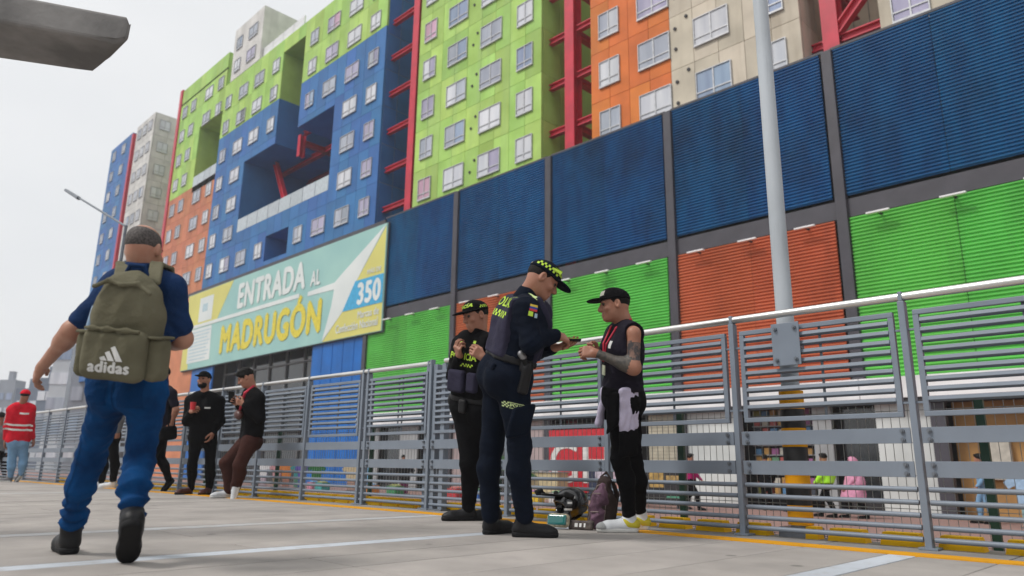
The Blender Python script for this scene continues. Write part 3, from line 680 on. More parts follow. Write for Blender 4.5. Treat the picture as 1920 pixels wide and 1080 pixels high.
# two far towers at the left
def far_tower(u0, u1, wt, m, name_label, cols, dy, rz_m, n):
    t = tower('apartment_tower', name_label)
    rws = [(wt-.11*(k+1), wt-.11*k) for k in range(9)]
    panels(t, u0, u1, n, rws, m); core(t, u0, u1, wt-1.2, wt, m)
    side_panels(t, u1, .12, dy, 3, rws, m)
    for w0, w1 in rws:
        for u, w in cols: window(t, WX(u), -.03, WZ(w0+.035), w, WH*.9, 0, rng.choice((PANES[0], PANES[1])))
        for k in range(rz_m): window(t, WX(u1)+.03, .6+1.7*k, WZ(w0+.035), WN, WH*.9, math.pi/2, PANES[0])
    return t
far_tower(-3.57, -3.335, 1.99, K['pale'], 'pale grey apartment tower between the far blue tower and the lime block', ((-3.54, WN), (-3.47, WN), (-3.40, WN)), 4.2, 2, 5)
far_tower(-3.945, -3.63, 1.985, K['tblue'], 'narrow dark blue apartment tower at the far left of the towers', ((-3.90, WN), (-3.76, WN)), 4.0, 1, 5)
MB().b2(WX(-3.625), WX(-3.605), -.1, 2.0, 5, WZ(1.97)).build('red_trim', K['red'], tag(tower('trim_column', 'red steel trim column between the far blue and pale grey towers'), cat='column'))
# ================================================================ ORGANIC SHAPES: signed distance fields meshed with surface nets
V3 = lambda *a: np.array(a, float)
def unit(v): v = np.asarray(v, float); return v/(np.linalg.norm(v)+1e-9)
class Field:
    def __init__(s, k=.03): s.ops = []; s.k = k; s.cuts = []; s.folds = []; s.noise = None; s.fk = 1.0
    def cone(s, a, b, ra, rb, k=None, sub=False):
        a, b = np.asarray(a, float), np.asarray(b, float); ab = b-a; L2 = ab@ab+1e-9; r = max(ra, rb)
        def f(P):
            t = np.clip(((P-a)@ab)/L2, 0, 1); return np.linalg.norm(P-a-t[..., None]*ab, axis=-1)-(ra+(rb-ra)*t)
        s.ops.append((f, np.minimum(a, b)-r, np.maximum(a, b)+r, s.k if k is None else k, sub)); return s
    def chain(s, pts, rs, k=None):
        for i in range(len(pts)-1): s.cone(pts[i], pts[i+1], rs[i], rs[i+1], k)
        return s
    def ell(s, c, ax, rad, k=None, sub=False):
        c = np.asarray(c, float); A = np.array(ax, float); rad = np.asarray(rad, float); R = rad.max(); m = rad.min()
        def f(P):
            q = (P-c)@A.T; n = np.linalg.norm(q/rad, axis=-1); n2 = np.linalg.norm(q/rad**2, axis=-1)+1e-9; return n*(n-1)/n2
        s.ops.append((f, c-R, c+R, s.k if k is None else k, sub)); return s
    def box(s, c, ax, h, rd=.01, k=None, sub=False):
        c = np.asarray(c, float); A = np.array(ax, float); h = np.asarray(h, float); R = np.linalg.norm(h)
        def f(P):
            q = np.abs((P-c)@A.T)-h+rd; return np.linalg.norm(np.maximum(q, 0), axis=-1)+np.minimum(q.max(-1), 0)-rd
        s.ops.append((f, c-R, c+R, s.k if k is None else k, sub)); return s
    def cut(s, p, n): s.cuts.append((np.asarray(p, float), unit(n))); return s        # keep the side n points away from
    def fold(s, p, d, lam, amp, rad): s.folds.append((np.asarray(p, float), unit(d), lam, amp, rad)); return s
    def mesh(s, name, vox, infl=0):
        adds = [o for o in s.ops if not o[4]]
        lo = np.min([o[1] for o in adds], 0)-3*vox-infl-.02; hi = np.max([o[2] for o in adds], 0)+3*vox+infl+.02
        n = np.ceil((hi-lo)/vox).astype(int)+1
        gx = [lo[i]+vox*np.arange(n[i]) for i in range(3)]
        D = np.full(n, 1.0, np.float32)
        for f, a, b, k, sub in s.ops:
            m = k+3*vox+infl+.01
            i0 = np.clip(np.floor((a-m-lo)/vox).astype(int), 0, n-1); i1 = np.clip(np.ceil((b+m-lo)/vox).astype(int)+1, 1, n)
            if (i1 <= i0).any(): continue
            X, Y, Z = np.meshgrid(gx[0][i0[0]:i1[0]], gx[1][i0[1]:i1[1]], gx[2][i0[2]:i1[2]], indexing='ij')
            d = f(np.stack((X, Y, Z), -1)).astype(np.float32)
            sl = tuple(slice(i0[i], i1[i]) for i in range(3)); c = D[sl]
            if sub:
                h = np.maximum(k-np.abs(c+d), 0)/max(k, 1e-6); D[sl] = np.maximum(c, -d)+h*h*k*.25
            else:
                h = np.maximum(k-np.abs(c-d), 0)/max(k, 1e-6); D[sl] = np.minimum(c, d)-h*h*k*.25
        D -= infl
        near = np.abs(D) < .06
        if s.folds or s.noise:
            idx = np.argwhere(near); P = lo+idx*vox; dd = np.zeros(len(P))
            w = np.sin(P@V3(9, 13, 7)+1)+np.sin(P@V3(-17, 6, 11)+2.3)+.6*np.sin(P@V3(23, -19, 15))
            for p, d, lam, amp, rad in s.folds:
                g = np.exp(-((P-p)**2).sum(1)/(rad*rad)); ph_ = np.pi*((P-p)@d)/lam+1.1*w; dd += amp*s.fk*g*(2*np.abs(np.sin(ph_))-1.27)
            if s.noise:
                a, sc = s.noise
                q = P*sc
                dd += a*(np.sin(q@V3(1, .6, .3)+w)*np.sin(q@V3(-.4, 1, .5)+.7*w)+.5*np.sin(q@V3(.9, -1.3, 1.7)+w))
            D[near] += dd
        if s.cuts:
            X, Y, Z = np.meshgrid(*gx, indexing='ij'); P = np.stack((X, Y, Z), -1)
            for p, nrm in s.cuts: D = np.maximum(D, ((P-p)@nrm).astype(np.float32))
        return surface_nets(name, D, lo, vox)
def surface_nets(name, D, lo, vox):
    S = D < 0
    nx, ny, nz = D.shape
    acc = np.zeros((nx-1, ny-1, nz-1, 3), np.float32); cnt = np.zeros((nx-1, ny-1, nz-1), np.int16)
    for ax in range(3):
        o = [0, 0, 0]; o[ax] = 1
        A = D[:nx-o[0], :ny-o[1], :nz-o[2]]; B = D[o[0]:, o[1]:, o[2]:]
        e = (A < 0) != (B < 0)
        I = np.argwhere(e)
        if not len(I): continue
        a = A[e]; t = a/(a-B[e]); P = I.astype(np.float32); P[:, ax] += t
        oth = [i for i in range(3) if i != ax]
        for d1 in (0, -1):
            for d2 in (0, -1):
                c = I.copy(); c[:, oth[0]] += d1; c[:, oth[1]] += d2
                ok = (c >= 0).all(1) & (c[:, 0] < nx-1) & (c[:, 1] < ny-1) & (c[:, 2] < nz-1)
                c = c[ok]; np.add.at(acc, tuple(c.T), P[ok]); np.add.at(cnt, tuple(c.T), 1)
    act = cnt > 0; vid = np.full(cnt.shape, -1, np.int64); vid[act] = np.arange(act.sum())
    V = lo+(acc[act]/cnt[act][:, None])*vox
    F = []
    for ax in range(3):
        o = [0, 0, 0]; o[ax] = 1
        A = S[:nx-o[0], :ny-o[1], :nz-o[2]]; B = S[o[0]:, o[1]:, o[2]:]
        I = np.argwhere(A != B)
        if not len(I): continue
        b, c = (ax+1) % 3, (ax+2) % 3
        ok = (I[:, b] > 0) & (I[:, c] > 0) & (I[:, b] < D.shape[b]-1) & (I[:, c] < D.shape[c]-1); I = I[ok]
        def v(db, dc): 
            J = I.copy(); J[:, b] += db; J[:, c] += dc; return vid[tuple(J.T)]
        q = np.stack((v(-1, -1), v(0, -1), v(0, 0), v(-1, 0)), 1)
        fl = ~A[tuple(I.T)]; q[fl] = q[fl][:, ::-1]
        F.append(q[(q >= 0).all(1)])
    F = np.concatenate(F)
    me = bpy.data.meshes.new(name)
    me.vertices.add(len(V)); me.vertices.foreach_set('co', V.astype(np.float32).ravel())
    me.loops.add(F.size); me.loops.foreach_set('vertex_index', F.ravel().astype(np.int32))
    me.polygons.add(len(F)); me.polygons.foreach_set('loop_start', np.arange(0, F.size, 4, dtype=np.int32))
    try: me.polygons.foreach_set('loop_total', np.full(len(F), 4, np.int32))
    except Exception: pass
    me.update(calc_edges=True); me.validate()
    # one light smoothing pass
    n = len(V); ed = np.empty(len(me.edges)*2, np.int32); me.edges.foreach_get('vertices', ed); ed = ed.reshape(-1, 2)
    for _ in range(2):
        sm = np.zeros((n, 3)); ct = np.zeros(n); np.add.at(sm, ed[:, 0], V[ed[:, 1]]); np.add.at(sm, ed[:, 1], V[ed[:, 0]]); np.add.at(ct, ed[:, 0], 1); np.add.at(ct, ed[:, 1], 1)
        V = V*.5+.5*sm/np.maximum(ct, 1)[:, None]
    me.vertices.foreach_set('co', V.astype(np.float32).ravel())
    me.polygons.foreach_set('use_smooth', np.ones(len(F), bool)); me.update()
    return me
def join_meshes(name, ms):
    bm = bmesh.new()
    for m in ms: bm.from_mesh(m); bpy.data.meshes.remove(m)
    me = bpy.data.meshes.new(name); bm.to_mesh(me); bm.free()
    me.polygons.foreach_set('use_smooth', [True]*len(me.polygons)); return me

def skin(name, col):
    m = mat(name, col, .5, col2=(col[0]*.82, col[1]*.72, col[2]*.68), scale=14, bump=.12, bscale=220, spec=.4, bdist=.002)
    b = m.node_tree.nodes['Principled BSDF']; b.inputs['Subsurface Weight'].default_value = .08; b.inputs['Subsurface Radius'].default_value = (.012, .005, .003); b.inputs['Subsurface Scale'].default_value = 1
    return m
K['skin'] = skin('skin_brown', (.36, .175, .115)); K['skin_l'] = skin('skin_light_brown', (.42, .22, .15)); K['tattoo'] = mat('tattooed_skin', (.22, .13, .10), .5, col2=(.045, .042, .045), scale=24, contrast=(.42, .58)); K['sleeve_tattoo'] = mat('dark_tattoo_sleeve', (.10, .085, .07), .55, col2=(.04, .038, .035), scale=40)
K['hair'] = mat('black_hair', (.008, .0065, .006), .7, spec=.2, var=.3, scale=60, bump=.5, bscale=180, stretch=(1, 1, .3)); K['hair_g'] = mat('short_greying_hair', (.10, .085, .08), .7, col2=(.03, .025, .023), scale=120, bump=.4, bscale=260)
K['eye'] = mat('eye', (.03, .02, .015), .2)
K['navy'] = cloth('navy_uniform', (.004, .0075, .017), var=.15); K['vest'] = cloth('navy_purple_vest', (.034, .032, .056), var=.12); K['black'] = cloth('black_cloth', (.0035, .0035, .0045)); K['blackv'] = cloth('black_violet_cloth', (.013, .011, .019))
K['lime_hv'] = mat('hi_vis_lime', (.46, .68, .04), .5, var=.08); K['lime_pale'] = mat('reflective_pale_lime', (.62, .75, .35), .45, var=.08)
K['leather'] = mat('black_leather', (.008, .008, .0095), .5, spec=.3, var=.2, scale=20, bump=.15, bscale=90); K['rubber'] = mat('black_rubber', (.008, .008, .009), .75, spec=.25)
K['denim'] = cloth('blue_denim', (.0045, .055, .175), col2=(.0025, .024, .085), scale=7, bump=.35); K['denim_l'] = cloth('pale_denim', (.19, .34, .52), scale=7); K['polo'] = cloth('navy_blue_polo', (.012, .035, .105), var=.12)
K['brown_t'] = cloth('dark_brown_trousers', (.055, .022, .018)); K['red_j'] = cloth('red_jacket', (.62, .012, .03)); K['white_c'] = cloth('white_cloth', (.62, .62, .64)); K['lilac'] = cloth('lilac_white_jersey', (.52, .48, .62)); K['sole_w'] = mat('white_sole', (.62, .62, .60), .6); K['shoe_y'] = mat('yellow_suede', (.52, .44, .03), .8); K['shoe_w'] = mat('white_leather', (.60, .62, .64), .5); K['shoe_red'] = mat('oxblood_leather', (.07, .02, .016), .45); K['grey_c'] = cloth('grey_cloth', (.16, .16, .17)); K['pink_c'] = cloth('pink_cloth', (.66, .30, .44)); K['mag_c'] = cloth('magenta_cloth', (.40, .02, .14))
K['lime_j'] = mat('hi_vis_jacket', (.42, .95, .03), .6, var=.08); K['olive'] = cloth('olive_backpack_cloth', (.155, .145, .098), col2=(.115, .107, .07), scale=5, bump=.3)
K['print_w'] = mat('white_print', (.72, .72, .70), .5); K['print_y'] = mat('yellow_print', (.75, .58, .02), .5); K['strap'] = mat('red_lanyard', (.55, .015, .05), .6)

def head_frame(look, up=(0, 0, 1)):
    f = unit(look); r = unit(np.cross(f, up)); u = np.cross(r, f); return r, f, u
def head_meshes(c, fr, s, vox, neck_base, simple=False):
    """skin mesh of head and neck. c = head centre, fr = (right, forward, up), s = scale"""
    r, f, u = fr; A = np.array((r, f, u))
    P = lambda x, y, z: c+s*(x*r+y*f+z*u)
    F = Field(.03*s)
    F.ell(P(0, -.012, .03), A, np.array((.074, .095, .085))*s); F.ell(P(0, .028, -.035), A, np.array((.058, .064, .08))*s)
    F.ell(P(0, .066, -.092), A, np.array((.026, .022, .02))*s)
    F.cone(P(0, -.03, -.04), neck_base, .056*s, .062*s, .04)
    if not simple:
        F.cone(P(0, .088, .01), P(0, .108, -.028), .008*s, .0135*s, .012); F.ell(P(0, .100, -.033), A, np.array((.018, .012, .010))*s, .008)
        F.cone(P(-.034, .080, .024), P(.034, .080, .024), .010*s, .010*s, .015)
        for q in (-1, 1):
            F.ell(P(q*.031, .094, .004), A, np.array((.016, .012, .010))*s, .008, sub=True)
            F.ell(P(q*.044, .068, -.028), A, np.array((.020, .018, .018))*s, .02)
            F.ell(P(q*.077, -.008, -.008), A, np.array((.012, .020, .032))*s, .008)
            F.ell(P(q*.083, -.002, -.004), A, np.array((.006, .010, .018))*s, .004, sub=True)
        F.cone(P(-.019, .088, -.060), P(.019, .088, -.060), .0065*s, .0065*s, .006); F.cone(P(-.017, .086, -.072), P(.017, .086, -.072), .0075*s, .0075*s, .006)
        F.cone(P(-.023, .097, -.066), P(.023, .097, -.066), .003*s, .003*s, .003, sub=True)
    return F.mesh('head', vox)
def hand_mesh(w, d, n, side, s, vox, curl=.6, spread=.12, thumb=.5):
    """w wrist, d hand direction, n palm normal (towards the palm side), side = +1 right hand / -1 left hand"""
    d = unit(d); n = unit(np.asarray(n)-d*(np.dot(n, d))); x = np.cross(d, n)*side      # x points towards the thumb side
    F = Field(.010*s); kn = []
    for i, o in enumerate((.030, .010, -.011, -.030)):
        k = w+s*(d*(.088-.004*abs(i-1))+x*o-n*.004); kn.append(k)
        F.cone(w+s*(x*o*.45+d*.012), k, .017*s, .0125*s, .014*s)
    for i, k in enumerate(kn):
        L = (.95, 1.05, 1.0, .8)[i]*s; a = curl*(.8+.12*i); dd = unit(d+x*(.03-.02*i)*spread*8); p = k; ang = 0
        for j, (l, rr) in enumerate(((.043, .0095), (.027, .0085), (.021, .0078))):
            ang += a*(.75, 1, .7)[j]; v = dd*math.cos(ang)+n*math.sin(ang); q = p+v*l*L
            F.cone(p, q, rr*s, (rr-.0008)*s, .004*s); p = q
    b = w+s*(x*.022+d*.028+n*.008); t1 = unit(d*.75+x*.65+n*.45*thumb*2); m1 = b+t1*.042*s; t2 = unit(d*.85+x*.1+n*.5*thumb*2); m2 = m1+t2*.032*s; m3 = m2+unit(d-x*.15+n*.4*thumb)*.024*s
    F.chain((b, m1, m2, m3), (.016*s, .0125*s, .0105*s, .009*s), .008*s)
    F.cone(w-d*.012*s, w+d*.02*s, .025*s, .026*s, .012)
    return F.mesh('hand', vox)

def shoe(root, an, hl, to, style, s, vox, name='shoe'):
    """an ankle, hl heel ground point, to toe ground point (arrays)"""
    hl, to, an = map(lambda v: np.asarray(v, float), (hl, to, an))
    d = unit(to-hl); L = .285*s; to = hl+d*L
    up = unit(V3(0, 0, 1)-d*d[2]); sd = np.cross(d, up); A = np.array((d, sd, up))
    P = lambda x, y, z: hl+s*(x*d+y*sd+z*up)
    F = Field(.025*s)
    F.cone(P(.035, 0, .045), P(.10, 0, .048), .038*s, .040*s); F.cone(P(.10, 0, .046), P(.20, 0, .036), .042*s, .044*s); F.ell(P(.225, 0, .032), A, np.array((.062, .044, .036))*s)
    F.cone(P(.05, 0, .06), an+up*.02*s, .042*s, .047*s); F.cut(P(0, 0, .016), -up); F.cut(an+up*.045*s, unit(an-hl+up*.2))
    up_m = F.mesh('upper', vox)
    o = put(name, up_m, style['upper'], root)
    G = Field(.01*s)
    G.cone(P(.038, 0, .02), P(.11, 0, .02), .042*s, .038*s); G.cone(P(.11, 0, .02), P(.205, 0, .02), .038*s, .048*s, .02); G.ell(P(.235, 0, .02), A, np.array((.055, .044, .04))*s)
    G.cut(P(0, 0, .0), -up); G.cut(P(0, 0, style.get('sole_h', .026)), up)
    put('sole', G.mesh('sole', vox), style['sole'], o)
    if style.get('laces'):
        lm = MB()
        for k in range(5):
            c = P(.115+.018*k, 0, .088-.0085*k); lm.tube(tuple(c-sd*.02*s), tuple(c+sd*.02*s), .0035*s, n=6)
        lm.build('laces', style['laces'], o)
    if style.get('panel'):
        H = Field(.01*s); H.cone(P(.03, 0, .052), P(.085, 0, .056), .0475*s, .0485*s); H.cut(P(0, 0, .03), -up); H.cut(P(0, 0, .094), up)
        put('heel_panel', H.mesh('heel_panel', vox), style['panel'], o)
        H = Field(.01*s); H.ell(P(.245, 0, .03), A, np.array((.047, .049, .038))*s); H.cut(P(0, 0, .022), -up)
        put('toe_cap', H.mesh('toe_cap', vox), style.get('toe', style['panel']), o)
    return o

def person(name, label, base, J, st):
    """one figure: continuous skin body plus clothing children"""
    root = empty(name, (base[0], base[1], 0)); tag(root, label, 'person', st.get('group'))
    J = {k: np.array(v, float) for k, v in J.items()}
    lift = st.get('lift', ())
    for q in 'LR':
        for j in ('hl', 'to'):
            if q+j not in lift: J[j+q][2] = st.get('ground', 0)
            else: J[j+q][2] = max(J[j+q][2], 0)
        if 'an' and q+'hl' not in lift: J['an'+q][2] = max(J['an'+q][2], .085)
    s = st.get('s', 1.0); vb = st.get('vox', .014); vf = st.get('voxf', .005); vh = st.get('voxh', .0038); vs = st.get('voxs', .007)
    up = unit(J['neck']-J['pel']); rt = unit(J['shR']-J['shL']) if 'facing' not in st else unit(np.cross(st['facing'], up)); rt = unit(rt-up*(rt@up)); fw = np.cross(up, rt)
    hrt = unit(J['hipR']-J['hipL']); hrt = unit(hrt-up*(hrt@up)); hfw = np.cross(up, hrt)
    look = st.get('look'); look = unit(look) if look is not None else fw
    fr = head_frame(look, st.get('head_up', (0, 0, 1)))
    hc = J['head']; gb = st.get('build', 1.0)
    chest = J['neck']*.68+J['waist']*.32; mid = J['neck']*.35+J['waist']*.65
    # ---- body
    def torso(F, e=0, hip=True, k=.05):
        for q in (-1, 1):
            a = J['neck']-up*.075*s+rt*q*.095*s; b_ = chest-up*.03*s+rt*q*.085*s*gb+fw*.012; c_ = J['waist']+rt*q*.062*s*gb; d_ = J['pel']+hrt*q*.075*s*gb
            F.cone(a, b_, .062*s+e, .098*s*gb+e, k); F.cone(b_, c_, .100*s*gb+e, .092*s*gb+e, k)
            if hip: F.cone(c_, d_, .092*s*gb+e, .108*s*gb+e, k)
            F.cone(J['neck']-up*.03*s+rt*q*.02, J['sh'+('R' if q > 0 else 'L')], .055*s+e*.5, .056*s+e, k)
        return F
    F = Field(.035)
    torso(F, -.028)
    for q in 'LR':
        a_ = .70 if st.get('top') == 'long' else 1.0; F.chain((J['sh'+q], J['el'+q], J['wr'+q]), (.050*s*(a_ if a_ < 1 else .9 if st.get('top') == 'tee' else 1), .041*s*a_, .029*s*(.9 if a_ < 1 else 1))); m = J['el'+q]*.7+J['wr'+q]*.3; F.cone(J['el'+q], m, .040*s*a_, .043*s*a_)
        F.chain((J['hip'+q], J['kn'+q], J['an'+q]), (.075*s, .050*s, .036*s))
    F.cone(J['neck']-up*.04, J['neck']+up*.01, .07*s, .058*s)
    ms = [F.mesh('b', vb)]
    ms.append(head_meshes(hc, fr, st.get('hs', 1.0)*s, vf, J['neck'], st.get('simple', False)))
    for q, sg in (('L', -1), ('R', 1)):
        d = J['ha'+q]-J['wr'+q]; n = st.get('palm'+q, -sg*rt if d[2] < -.5*np.linalg.norm(d) else V3(0, 0, -1)*1.0)
        if not st.get('nohand'+q): ms.append(hand_mesh(J['wr'+q], d, n, sg, s*1.05, vh, st.get('curl'+q, st.get('curl', .55))))
    body = put('body', join_meshes('body', ms), st.get('skin', K['skin']), root)
    # ---- top
    top = st.get('top')
    if top:
        T = Field(.04); e = st.get('top_e', .014); torso(T, e); arm_ = []
        for q in 'LR':
            if top == 'tank': 
                sg_ = 1 if q == 'R' else -1; arm_.append((J['sh'+q]+rt*sg_*.045+up*.012, J['sh'+q]+rt*sg_*.06-up*.085)); continue
            sl = st.get('sleeve', 1.0); el, wr = J['el'+q], J['wr'+q]
            if top == 'long':
                T.chain((J['sh'+q], el), (.064*s+e*.4, .054*s+e*.4)); w2 = el+(wr-el)*.93; T.cone(el, w2, .054*s+e*.4, .040*s+e*.3)
                T.fold(el, unit(wr-J['sh'+q]), .042, .006, .10); T.fold(J['sh'+q], unit(el-J['sh'+q]), .05, .004, .12)
            else:
                w2 = J['sh'+q]+(el-J['sh'+q])*.66*sl; T.cone(J['sh'+q], w2, .053*s+e*.5, .056*s+e*.5); T.cut  # sleeve
        for a1, b1 in arm_: T.cone(a1, b1, .074*s, .066*s, .006, sub=True)
        hem = J['waist']+up*.0 if st.get('tuck') else J['pel']-up*st.get('hem', .03)
        T.cut(hem, -up); T.cut(J['neck']+up*.035-fw*.01, up+fw*-.35)
        T.fold(J['waist'], up, .055, .006, .16); T.fold(mid+rt*.12, unit(up+rt*.6), .06, .005, .14); T.fold(mid-rt*.12, unit(up-rt*.6), .06, .005, .14)
        T.noise = (.0025, 22)
        shirt = st['_shirt'] = put('shirt' if top != 'long' else st.get('top_name', 'jacket'), T.mesh('top', st.get('voxc', .011)), st['top_m'], root)
    if st.get('collar'):
        Cl = Field(.01); nb = J['neck']; ch_ = st['collar']; Cl.cone(nb-up*.02, nb+up*ch_+fw*ch_*.4, .084*s, .070*s); Cl.cut(nb+up*ch_*.85, up-fw*.3); put('collar', Cl.mesh('collar', .008), st['top_m'], shirt)
    # ---- trousers
    if st.get('trousers_m'):
        R = Field(.04); R.fk = st.get('fold_k', .8); tw = st.get('leg_w', 1.0)
        for q in (-1, 1):
            R.cone(J['waist']-up*.02+hrt*q*.062*s*gb, J['pel']+hrt*q*.075*s*gb, .092*s*gb+.012, .112*s*gb+.012, .05)
            R.ell(J['pel']-up*.05+hrt*q*.065*s-hfw*.055*s, (hrt, hfw, up), np.array((.085, .09, .11))*s*gb, .05)
        for q in 'LR':
            h, kn, an = J['hip'+q], J['kn'+q], J['an'+q]
            cf = kn*.65+an*.35-hfw*.02
            a2 = an+unit(kn-an)*st.get('cuff', .0)
            R.chain((h, kn), (.095*s*tw*gb, .068*s*tw)); R.cone(kn, cf, .068*s*tw, .067*s*tw); R.cone(cf, a2, .067*s*tw, .052*s*st.get('cuff_w', tw))
            ld = unit(an-kn)
            R.fold(h*.5+kn*.5, unit(ld+hfw*.8), .075, .005, .13); R.fold(kn*.45+an*.55, unit(ld-hfw*.7), .07, .006, .12)
            R.fold(kn, unit(kn-h), .05, .007, .10); R.fold(an+unit(kn-an)*.08, ld, .045, st.get('stack', .008), .10); R.fold(h, unit(up*.7+hrt*(.7 if q == 'R' else -.7)), .05, .006, .13)
            R.cut  # legs end round at the ankle, closed inside the shoe
        R.cut(J['waist']+up*.015, up)
        R.noise = (.0028, 24)
        tr = st['_tr'] = put('trousers', R.mesh('trousers', st.get('voxc', .011)), st['trousers_m'], root)
    # ---- shoes
    for q in 'LR': shoe(root, J['an'+q], J['hl'+q], J['to'+q], st['shoe'], s*st['shoe'].get('k', 1), vs)
    # ---- hair, face, cap
    r, f, u = fr; A = np.array((r, f, u)); hs = st.get('hs', 1.0)*s
    P = lambda x, y, z: hc+hs*(x*r+y*f+z*u)
    if not st.get('simple'):
        for q in (-1, 1):
            e = MB().ball((0, 0, 0), .0115*hs, seg=10).build('eye', K['eye'], root, tuple(P(q*.031, .079, .004)), smooth=True)
            bw = Field(.004); bw.chain((P(q*.014, .091, .026), P(q*.032, .089, .032), P(q*.050, .074, .026)), (.004*hs, .005*hs, .003*hs)); put('eyebrow', bw.mesh('eyebrow', .004), K['hair'], root)
    hk = st.get('hair')
    if hk:
        Hh = Field(.02*hs)
        if hk == 'crop':
            Hh.ell(P(0, -.016, .028), A, np.array((.0765, .0965, .0865))*hs); Hh.cut(P(0, .055, .04), f*.9-u*.6); Hh.cut(P(0, -.03, -.055), -u+f*.35)
            Hh.ell(P(0, .02, .128), A, np.array((.075, .11, .07))*hs, .015, sub=True) if st.get('bald') else None
        elif hk == 'full':
            Hh.ell(P(0, -.012, .042), A, np.array((.086, .104, .092))*hs); Hh.ell(P(0, .05, .085), A, np.array((.06, .05, .035))*hs, .02); Hh.cut(P(0, .075, .04), f*.9-u*.6); Hh.cut(P(0, -.03, -.06), -u+f*.3); Hh.noise = (.005, 60)
        elif hk == 'back':
            Hh.ell(P(0, -.016, .025), A, np.array((.078, .098, .086))*hs); Hh.cut(P(0, .01, .0), f*.8-u*.2); Hh.cut(P(0, -.03, -.05), -u+f*.2); Hh.cut(P(0, 0, .06), u)
        put('hair', Hh.mesh('hair', .006 if vf < .007 else vf), st.get('hair_m', K['hair']), root)
    if st.get('beard'):
        Bd = Field(.015*hs); Bd.ell(P(0, .035, -.075), A, np.array((.062, .066, .055))*hs); Bd.ell(P(0, .085, -.066), A, np.array((.03, .02, .012))*hs, .006, sub=True); Bd.cut(P(0, .05, -.045), u+f*.1)
        put('beard', Bd.mesh('beard', vf), K['hair'], root)
    if st.get('cap'):
        tl = st.get('cap_tilt', 0); ct = math.cos(tl); sn = math.sin(tl); cf_ = f*ct-u*sn; cu = u*ct+f*sn; CA = np.array((r, cf_, cu))
        Q = lambda x, y, z: P(0, -.008, .035)+hs*(x*r+y*cf_+z*cu)
        Cc = Field(.012*hs); Cc.ell(Q(0, 0, .0), CA, np.array((.087, .107, .085))*hs); Cc.ell(Q(0, .03, .035), CA, np.array((.06, .06, .045))*hs, .03); Cc.cut(Q(0, 0, -.002), -cu)
        cap = put('cap', Cc.mesh('cap', min(.006, vf*1.2)), st['cap'], root)
        Vv = Field(.006*hs); Vv.ell(Q(0, .115, .004), CA, np.array((.078, .085, .012))*hs); Vv.ell(Q(0, .11, -.026), CA, np.array((.085, .095, .022))*hs, .01, sub=True); Vv.cut(Q(0, .07, 0), -cf_)
        put('visor', Vv.mesh('visor', .0045 if vf < .007 else .006), st.get('visor', st['cap']), cap)
        MB().ball(tuple(Q(0, 0, .086)), .009*hs, (1, 1, .6), 8).build('button', st['cap'], cap)
        bd = Field(.004); bd.ell(Q(0, 0, .003), CA, np.array((.0885, .1085, .085))*hs); bd.cut(Q(0, 0, -.004), -cu); bd.cut(Q(0, 0, .012), cu)
        put('sweatband', bd.mesh('sweatband', min(.006, vf*1.2)), st.get('band', st['cap']), cap)
        st['_capframe'] = (Q, r, cf_, cu, cap)
    st['_'] = dict(torso=torso, root=root, J=J, up=up, rt=rt, fw=fw, hrt=hrt, hfw=hfw, P=P, fr=fr, s=s, chest=chest, mid=mid, body=body)
    return st['_']

def bvh_of(objs):
    V = []; Fs = []
    for o in objs:
        n = len(V); me = o.data; V += [v.co.copy() for v in me.vertices]; Fs += [tuple(i+n for i in p.vertices) for p in me.polygons]
    return BVHTree.FromPolygons(V, Fs)
def decal(name, me, m, parent, bvh, o, ux, uy, off=.003, reach=.9):
    """wrap a flat mesh (x,y in metres) onto a surface: origin o outside the surface, axes ux, uy, cast along -(ux x uy)"""
    ux, uy = Vector(unit(ux)), Vector(unit(uy)); n = ux.cross(uy).normalized(); o = Vector(o); keep = True; last = None
    hits = []
    for v in me.vertices:
        p = o+ux*v.co.x+uy*v.co.y; h = bvh.ray_cast(p, -n, reach)
        hits.append((p, h[0], h[1]))
    ds = [(p-q).length for p, q, _ in hits if q is not None]
    if not ds: return None
    dm = sorted(ds)[len(ds)//2]
    for v, (p, q, nn) in zip(me.vertices, hits):
        z_ = v.co.z; v.co = (q+n*(off+z_)) if q is not None and (p-q).length < dm+.06 else p-n*(dm-off)
    return put(name, me, m, parent)
def rect_mesh(w, h, nx=8, ny=4):
    V = [(-w/2+w*i/nx, -h/2+h*j/ny, 0) for j in range(ny+1) for i in range(nx+1)]
    return mesh_of('patch', V, [(j*(nx+1)+i, j*(nx+1)+i+1, (j+1)*(nx+1)+i+1, (j+1)*(nx+1)+i) for j in range(ny) for i in range(nx)])
def checker_mesh(w, h, n, rows=2):
    V = []; Fc = []; c = w/n
    for j in range(rows):
        for i in range(n):
            if (i+j) % 2: continue
            b_ = len(V); x0 = -w/2+i*c; y0 = -h/2+j*h/rows
            V += [(x0, y0, 0), (x0+c, y0, 0), (x0+c, y0+h/rows, 0), (x0, y0+h/rows, 0)]; Fc.append((b_, b_+1, b_+2, b_+3))
    return mesh_of('checks', V, Fc)
